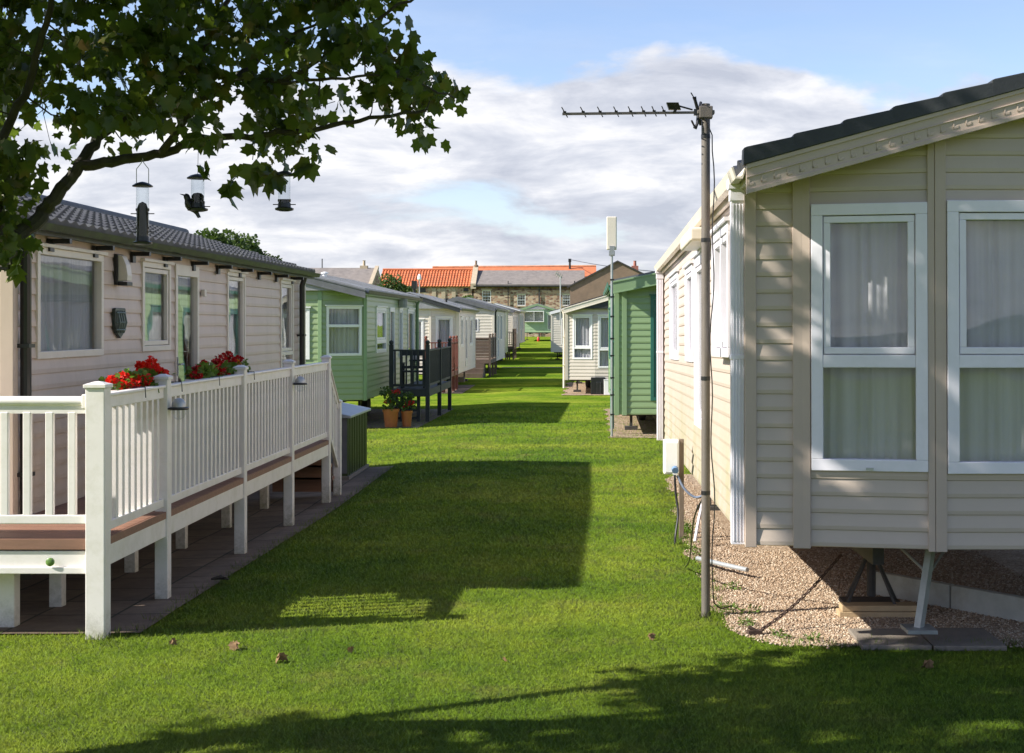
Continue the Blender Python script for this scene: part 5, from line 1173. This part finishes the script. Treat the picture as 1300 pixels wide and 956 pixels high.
mb = MB(); mb.box(a.x, b.x, YT - .12, YT - .01, a.z - .12, a.z + .02); mb.build('gutter', MT['black'], C)
for u, w_ in ((645, .05), (684.5, .09), (729.5, .07)):
    p = W3(u, 380); mb = MB(); mb.box(p.x - w_, p.x + w_, YT + .12, YT + .22, g0, a.z + (.6 if u != 684.5 else -.1)); mb.build('downpipe', MT['black'] if u != 684.5 else MT['chassis'], C)
# D: long orange ridge behind
D = bldg('long_building', 'long orange tiled roof ridge showing behind the slate roof')(650, 190)
a = W3(545, 352, 190); b = W3(757, 352, 190); zr2 = HC + (412 - 339.5) / F * 194
mb = MB(); mb.box(a.x, b.x, 190.3, 197.7, g0, a.z); mb.build('wall', MT['stone'], D)
mb = MB(); mb.prism([V((a.x, 190, a.z)), V((b.x, 190, a.z)), V((b.x, 194, zr2)), V((a.x, 194, zr2 - .15))], (0, 0, .15)); mb.prism([V((b.x, 198, a.z)), V((a.x, 198, a.z)), V((a.x, 194, zr2 - .15)), V((b.x, 194, zr2))], (0, 0, .15)); mb.build('roof', MT['pantile'], D)
mb = MB(); mb.tube([(a.x, 194, zr2 + .05), (b.x, 194, zr2 + .2)], .16, 6); mb.build('ridge_tiles', M('pale_ridge', (.5, .25, .14), .8, .3, 1), D)
p = W3(723, 340, 190); mb = MB(); mb.tube([(p.x, 193, p.z - .3), (p.x, 193, p.z + 1.35)], [.16, .13], 8); mb.box(p.x - .2, p.x + .2, 192.85, 193.15, p.z + .9, p.z + 1.35)
o = mb.build('flue_pipe', MT['black']); tag(o, 'black metal flue standing on the orange tiled ridge with a wire attached', 'flue')
# A: slate gable at the left
A = bldg('slate_house', 'grey slate roofed house with a stone gable rising behind the green caravan roof')(440, 130)
YA = 130.0; a = W3(372, 365, YA); b = W3(470, 365, YA); r0 = W3(394, 342.5, YA + 4); zr = HC + (412 - 342) / F * (YA + 4); xg = W3(479, 342, YA + 4).x
mb = MB(); mb.box(a.x, xg - .2, YA + .3, YA + 7.7, g0, a.z)
mb.prism([V((xg - .2, YA + .3, a.z)), V((xg - .2, YA + 7.7, a.z)), V((xg - .2, YA + 4, zr - .1))], (-.4, 0, 0)); mb.prism([V((xg - .19, YA + .3, g0)), V((xg - .19, YA + 7.7, g0)), V((xg - .19, YA + 7.7, a.z)), V((xg - .19, YA + 4, zr)), V((xg - .19, YA + .3, a.z))], (.3, 0, 0)); mb.build('wall', MT['stone'], A)
mb = MB(); mb.prism([V((a.x, YA, a.z)), V((xg - .2, YA, a.z)), V((xg - .2, YA + 4, zr)), V((a.x, YA + 4, zr))], (0, 0, .15)); mb.prism([V((xg - .2, YA + 8, a.z)), V((a.x, YA + 8, a.z)), V((a.x, YA + 4, zr)), V((xg - .2, YA + 4, zr))], (0, 0, .15)); rA = mb.build('roof', MT['terrslate'], A)
mb = MB(); mb.prism([V((xg - .2, YA - .1, a.z)), V((xg - .2, YA + 4, zr)), V((xg - .2, YA + 4, zr + .35)), V((xg - .2, YA - .1, a.z + .35))], (.35, 0, 0)); mb.build('skew', MT['stonetrim'], A)
p = W3(462, 341, YA + 4); mb = MB(); mb.box(p.x - .35, p.x + .35, YA + 3.8, YA + 4.4, zr - .2, zr + .35); mb.lathe((p.x, YA + 4.1, zr + .35), [(.13, 0), (.12, .45), (.16, .5)], 8); mb.build('chimney', MT['stonetrim'], rA)
p = W3(409, 341, YA + 4); mb = MB(); mb.tube([(p.x, YA + 4, zr), (p.x, YA + 4, zr + 1.0)], .05, 6); mb.build('flue', MT['black'], rA)
# E: brown rendered gable
E = bldg('rendered_house', 'brown rendered gable end rising behind the fawn caravan roof')(785, 120)
YE = 120.0; a = W3(722, 364, YE); b = W3(850, 364, YE); ap_ = W3(784, 332.5, YE); g1 = gz(0, YE) - .5
mb = MB(); mb.prism([V((a.x + .1, YE, g1)), V((b.x, YE, g1)), V((b.x, YE, a.z)), V((ap_.x, YE, ap_.z)), V((a.x + .1, YE, a.z))], (0, 9, 0)); mb.build('wall', MT['brownroof'], E)
mb = MB()
for (x0, z0), (x1, z1) in (((a.x - .15, a.z - .13), (ap_.x, ap_.z)), ((b.x + .15, a.z - .13), (ap_.x, ap_.z))):
    mb.prism([V((x0, YE - .12, z0)), V((x1, YE - .12, z1)), V((x1, YE - .12, z1 + .13)), V((x0, YE - .12, z0 + .13))], (0, 9.3, 0))
rE = mb.build('roof', MT['chassis'], E)
p = W3(806, 339, YE + 5); mb = MB(); mb.box(p.x - .3, p.x + .3, YE + 4.7, YE + 5.3, p.z - 1.2, p.z + .1); mb.lathe((p.x, YE + 5, p.z + .1), [(.14, 0), (.12, .4), (.15, .45)], 8); mb.build('chimney', M('chimney_brick', (.33, .13, .09), .85, .2, 3), rE)
# wire from the flue to the gable
a_ = V((W3(723, 330, 190).x, 193, W3(723, 329.5, 193).z)); b_ = W3(845, 346, 125)
cable('overhead_wire', [a_, a_.lerp(b_, .33) - UP * .15, a_.lerp(b_, .66) - UP * .15, b_], .035, MT['black'], 'thin overhead wire stretching right from the black flue', 'wire')
# street lamp before the orange roof
p = W3(532.5, 356, 110); lp = thing('street_lamp', (p.x, 110, gz(0, 110)), 'white topped lamp post standing before the orange tiled roof', 'street lamp')
mb = MB(); mb.tube([(p.x, 110, gz(0, 110)), (p.x, 110, p.z)], [.07, .04], 8); mb.build('post', MT['galv'], lp); mb = MB(); mb.lathe((p.x, 110, p.z), [(.08, 0), (.16, .1), (.14, .35), (.05, .5)], 10); mb.build('lantern', MT['white'], lp)
p = W3(526, 365, 108); mb = MB(); mb.tube([(p.x, 108, gz(0, 108)), (p.x, 108, p.z)], .12, 8); mb.box(p.x - .2, p.x + .2, 107.8, 108.2, p.z - .1, p.z + .5); o = mb.build('speaker_post', MT['black']); tag(o, 'short dark post left of the white lamp post', 'post')
# gas bottle under the far green caravan
mb = MB(); p = at(683, 430, 141); mb.lathe((p.x, 142.2, gz(0, 142.2) - .02), [(.12, 0), (.14, .05), (.14, .36), (.09, .44), (.04, .48)], 14); o = mb.build('gas_bottle', MT['copper'], None, smooth='auto'); tag(o, 'red gas bottle standing under the light green caravan at the lane end', 'gas bottle')
# a concrete block near the brown deck
mb = MB(); mb.box(-5.9, -5.4, 60.6, 61.0, -.3, -.05); o = mb.build('concrete_block', MT['concrete'], bevel=.01); tag(o, 'low grey concrete block on the lawn edge between the red brown deck and brown steps', 'concrete block')
# ------------------------------------------------------------------ small things on the lawn
for (u, v, s) in ((297, 826, .07), (355, 843, .075), (218, 822, .04), (445, 832, .035), (827, 814, .04), (1178, 850, .06), (640, 845, .03)):
    Y = 2.2 * F / (v - 412); p = at(u, v, Y)
    o = leafcloud('dead_leaf', [(0, 0, 0)], .001, 2, s * 1.6, MT['deadleaf'], None, (0, 0, 0), shape='sycamore'); o.scale = (.75,) * 3; o.location = (p.x, Y, gz(p.x, Y) + .045); WL[o.name] = V(o.location)
    tag(o, 'curled brown dead leaf lying on the short grass', 'dead leaf', 'dead leaves on the lawn')
mb = MB(); p = at(280, 741, 2.22 * F / 329); mb.tube([(p.x - .08, p.y, .02), (p.x, p.y + .01, .035), (p.x + .07, p.y, .02)], [.01, .022, .008], 6); mb.tube([(p.x, p.y, .03), (p.x + .06, p.y - .03, .04)], .006, 5); o = mb.build('twig', MT['bark']); tag(o, 'short dark twig on the grass by the paving below the decking', 'twig')
# weeds on the gravel
for i, (x, y, n) in enumerate(((1.12, 10.35, 5), (1.02, 10.9, 5), (1.30, 9.95, 5), (1.15, 11.8, 4), (1.05, 15.3, 6), (.98, 13.7, 5), (1.5, 9.82, 4), (1.22, 10.75, 3))):
    cs = [(x + rr_.gauss(0, .03), y + rr_.gauss(0, .035), .03) for _ in range(n)]
    o = leafcloud('weed', cs, .05, 12, .045, MT['pleaf'], None, (x, y, 0), shape='blade', squash=.6)
    tag(o, 'small green weed tuft growing in the gravel edge', 'weed', 'weeds growing in the gravel')
# ------------------------------------------------------------------ gravel stones and grass blades
def stones(n):
    ic = np.array([(1, 0, 0), (-1, 0, 0), (0, 1, 0), (0, -1, 0), (0, 0, 1), (0, 0, -1)], float)
    Fs = np.array([(0, 2, 4), (2, 1, 4), (1, 3, 4), (3, 0, 4), (2, 0, 5), (1, 2, 5), (3, 1, 5), (0, 3, 5)])
    P = []
    while len(P) < n:
        x = RNG.uniform(.9, 3.8, 4000); y = 9.6 + 12 * RNG.uniform(0, 1, 4000) ** 2.0
        for a, b in zip(x, y):
            if gravel_in(a + RNG.normal(0, .03), b + RNG.normal(0, .03)) and a < .95 + (b < 14) * 3 + .5: P.append((a, b, gz(a, b) + .010))
            if len(P) >= n: break
    P = np.array(P); s = RNG.uniform(.006, .015, n)[:, None] * RNG.uniform(.6, 1.2, (n, 3)); s[:, 2] *= .7
    ang = RNG.uniform(0, 6.28, n); c, s_ = np.cos(ang), np.sin(ang)
    base = ic[None] * s[:, None, :]; base = base + RNG.normal(0, .0012, base.shape)
    x = base[..., 0] * c[:, None] - base[..., 1] * s_[:, None]; y = base[..., 0] * s_[:, None] + base[..., 1] * c[:, None]
    vs = np.stack([x, y, base[..., 2]], -1) + P[:, None]
    fs = (np.arange(n) * 6)[:, None, None] + Fs[None]
    idx = np.repeat(RNG.integers(0, 4, n), 8)
    mats = [M('pebble_tan', (.36, .25, .16), .8, .1), M('pebble_pink', (.40, .285, .19), .8, .1), M('pebble_pale', (.54, .44, .33), .8, .1), M('pebble_brown', (.24, .165, .11), .8, .1)]
    mesh_np('loose_gravel', vs.reshape(-1, 3), fs.reshape(-1, 3), None, kind='stuff', mats=mats, midx=idx)
stones(38000)
def blades():
    n = NBL
    t = RNG.uniform(0, 1, n); Y = 7.0 * (44 / 7.0) ** (t ** 1.15)
    hw_l = (750 + 40) / F * Y; x = -hw_l + RNG.uniform(0, 1, n) * (hw_l + 600 / F * Y)
    keep = RNG.uniform(0, 1, n) < np.clip((44 - Y) / 16, 0, 1)
    for i in range(n):
        a, b = x[i], Y[i]
        if a < -3.2 + .03 * math.sin(b * 5) + RNG.normal(0, .015) and 10.1 < b < 23.3 : keep[i] = False
        elif b > 9.6 and gravel_in(a + RNG.normal(0, .035), b - .02 + RNG.normal(0, .03)): keep[i] = False
        elif b > 9.75 and a > 1.6: keep[i] = False
        elif b > 10.2 and a < -3.2 and b < 23.3: keep[i] = False
    x, Y = x[keep], Y[keep]; n = len(x); z = np.array([gz(a, b) for a, b in zip(x, Y)])
    h = RNG.uniform(.012, .028, n) * np.where(RNG.uniform(0, 1, n) < .03, 1.7, 1) * (1 + .012 * (Y - 8)); w = .0030 * np.maximum(1, Y / 8.5)
    a = RNG.uniform(0, 6.283, n); lean = RNG.uniform(.4, 1.6, n) * h; la = RNG.uniform(0, 6.283, n)
    dx, dy = np.cos(a) * w, np.sin(a) * w
    b0 = np.stack([x - dx, Y - dy, z - .002], 1); b1 = np.stack([x + dx, Y + dy, z - .002], 1); tp = np.stack([x + np.cos(la) * lean, Y + np.sin(la) * lean, z + h], 1)
    vs = np.stack([b0, b1, tp], 1).reshape(-1, 3); fs = np.arange(3 * n).reshape(-1, 3)
    mesh_np('grass', vs, fs, MT['blade'], kind='stuff')
NBL = 560000
blades()
def tufts():
    P = []
    for (x, y, r, n) in [(.865, 10.7, .09, 260), (.95, 14.9, .06, 120), (DX - .005, 10.0, .10, 240)] + [(-3.19, yy, .06, 50) for yy in np.arange(10.2, 23.2, .35)] + [(1.0 + .03 * math.sin(yy * 7), yy, .05, 70) for yy in np.arange(11, 21, .4)] + [(xx, 9.68, .06, 70) for xx in np.arange(1.4, 4.0, .25)]:
        for _ in range(n): P.append((x + RNG.normal(0, r), y + RNG.normal(0, r)))
    P = np.array(P); n = len(P); z = np.array([gz(a, b) for a, b in P]); h = RNG.uniform(.025, .075, n); w = .0032; a = RNG.uniform(0, 6.283, n); la = RNG.uniform(0, 6.283, n); l = h * RNG.uniform(.2, .8, n)
    b0 = np.stack([P[:, 0] - np.cos(a) * w, P[:, 1] - np.sin(a) * w, z - .003], 1); b1 = np.stack([P[:, 0] + np.cos(a) * w, P[:, 1] + np.sin(a) * w, z - .003], 1); t = np.stack([P[:, 0] + np.cos(la) * l, P[:, 1] + np.sin(la) * l, z + h], 1)
    mesh_np('edge_grass', np.stack([b0, b1, t], 1).reshape(-1, 3), np.arange(3 * n).reshape(-1, 3), MT['blade'], kind='stuff')
tufts()
# ------------------------------------------------------------------ hills behind the viewpoint (seen mirrored in the panes)
hm = M('distant_hills', (.06, .09, .06), .9, .3, .01)
pts = []; n = 60
for i in range(n + 1):
    a = math.pi * (1 + i / n); R = 1500; pts.append(V((R * math.cos(a), R * math.sin(a), 0)))
vs = []; fs = []
for i, p in enumerate(pts):
    h = 40 + 35 * math.sin(i * .35) + 22 * math.sin(i * .9 + 1)
    vs += [V((p.x * .8, p.y * .8, -2)), V((p.x, p.y, max(12, h))), V((p.x * 1.3, p.y * 1.3, -2))]
for i in range(n):
    for k in range(2): fs.append((3 * i + k, 3 * i + 3 + k, 3 * i + 4 + k, 3 * i + 1 + k))
mb = MB(); mb.add(vs, fs); mb.build('hills', hm, kind='structure', smooth=True)
# ------------------------------------------------------------------ light, sky, camera
SUN = V((-1, -.28, .725)).normalized()
sl = bpy.data.lights.new('sun', 'SUN'); sl.energy = 4.6; sl.angle = math.radians(.55); sl.color = (1, .96, .88)
so = bpy.data.objects.new('sun', sl); col.objects.link(so); so.rotation_euler = (-SUN).to_track_quat('-Z', 'Y').to_euler(); so.location = (-20, -5, 20)
w = bpy.data.worlds.new('World'); scene.world = w; w.use_nodes = True; N = w.node_tree.nodes; L = w.node_tree.links
bg = N['Background']; sky = N.new('ShaderNodeTexSky'); sky.sky_type = 'NISHITA'; sky.sun_disc = False; sky.sun_elevation = math.asin(SUN.z); sky.sun_rotation = math.atan2(SUN.x, SUN.y)
sky.air_density = 1.0; sky.dust_density = .6; sky.ozone_density = 1.6
tc = N.new('ShaderNodeTexCoord'); sx = N.new('ShaderNodeSeparateXYZ'); L.new(tc.outputs['Generated'], sx.inputs[0])
def mth(op, a, b=None, clamp=False):
    m = N.new('ShaderNodeMath'); m.operation = op; m.use_clamp = clamp
    for i, q in enumerate((a, b)):
        if q is None: continue
        if isinstance(q, (int, float)): m.inputs[i].default_value = q
        else: L.new(q, m.inputs[i])
    return m.outputs[0]
zz = mth('MAXIMUM', sx.outputs['Z'], 0.0); den = mth('ADD', zz, .30)
cx = mth('DIVIDE', sx.outputs['X'], den); cy = mth('DIVIDE', sx.outputs['Y'], den); cb = N.new('ShaderNodeCombineXYZ'); L.new(cx, cb.inputs[0]); L.new(cy, cb.inputs[1]); cb.inputs[2].default_value = CSEED
def wn(scale, det, rough, off=0, st=(1, 1, 1), dist=0):
    mp = N.new('ShaderNodeMapping'); mp.inputs['Location'].default_value = (off, off * .7, off); mp.inputs['Scale'].default_value = st; L.new(cb.outputs[0], mp.inputs[0])
    n = N.new('ShaderNodeTexNoise'); n.inputs['Scale'].default_value = scale; n.inputs['Detail'].default_value = det; n.inputs['Roughness'].default_value = rough; n.inputs['Distortion'].default_value = dist; L.new(mp.outputs[0], n.inputs['Vector']); return n.outputs['Fac']
big = wn(2.0, 9, .55, 0, (1, 1.0, 1), .2)
cov = mth('SUBTRACT', .178, zz); cov = mth('MULTIPLY', cov, 3.2); cov = mth('MAXIMUM', mth('MINIMUM', cov, .155), -.15)
mask = mth('ADD', big, cov); mr = N.new('ShaderNodeMapRange'); mr.interpolation_type = 'SMOOTHSTEP'; mr.inputs['From Min'].default_value = .50; mr.inputs['From Max'].default_value = .60; L.new(mask, mr.inputs['Value'])
shade = wn(4.2, 8, .6, 3.3, (1, 1.5, 1), .3)
s2 = mth('ADD', shade, mth('MULTIPLY', mth('SUBTRACT', big, .5), .5))
cr = N.new('ShaderNodeValToRGB'); e = cr.color_ramp.elements; e[0].position = .34; e[0].color = (.50, .53, .62, 1); e[1].position = .66; e[1].color = (.95, .94, .95, 1); m_ = cr.color_ramp.elements.new(.5); m_.color = (.68, .70, .77, 1)
L.new(s2, cr.inputs[0]); cm = N.new('ShaderNodeVectorMath'); cm.operation = 'SCALE'; L.new(cr.outputs[0], cm.inputs[0]); cm.inputs['Scale'].default_value = CBR
thin = wn(1.5, 6, .6, 7.7, (1, 2.2, 1)); tm = N.new('ShaderNodeMapRange'); tm.inputs['From Min'].default_value = .42; tm.inputs['From Max'].default_value = .75; tm.inputs['To Max'].default_value = .28; L.new(thin, tm.inputs['Value'])
mk = mth('MAXIMUM', mr.outputs[0], tm.outputs[0]); mk = mth('MULTIPLY', mk, .96)
sb_ = N.new('ShaderNodeMixRGB'); sb_.blend_type = 'MIX'; L.new(mk, sb_.inputs[0]); 
sc = N.new('ShaderNodeVectorMath'); sc.operation = 'MULTIPLY'; L.new(sky.outputs[0], sc.inputs[0]); sc.inputs[1].default_value = SKYT
L.new(sc.outputs[0], sb_.inputs[1]); L.new(cm.outputs[0], sb_.inputs[2]); L.new(sb_.outputs[0], bg.inputs['Color']); bg.inputs['Strength'].default_value = .115
cam = bpy.data.cameras.new('camera'); co = bpy.data.objects.new('camera', cam); col.objects.link(co); scene.camera = co
co.location = (0, 0, HC); co.rotation_euler = (math.radians(90), 0, 0); cam.shift_x = -100 / 1300; cam.sensor_width = 36; cam.lens = F * 36 / 1300; cam.shift_y = -66 / 1300; cam.clip_end = 6000; cam.clip_start = .1
cam.dof.use_dof = False
vs_ = scene.view_settings; vs_.view_transform = 'Standard'; vs_.look = 'None'; vs_.gamma = 1; vs_.exposure = EXPO
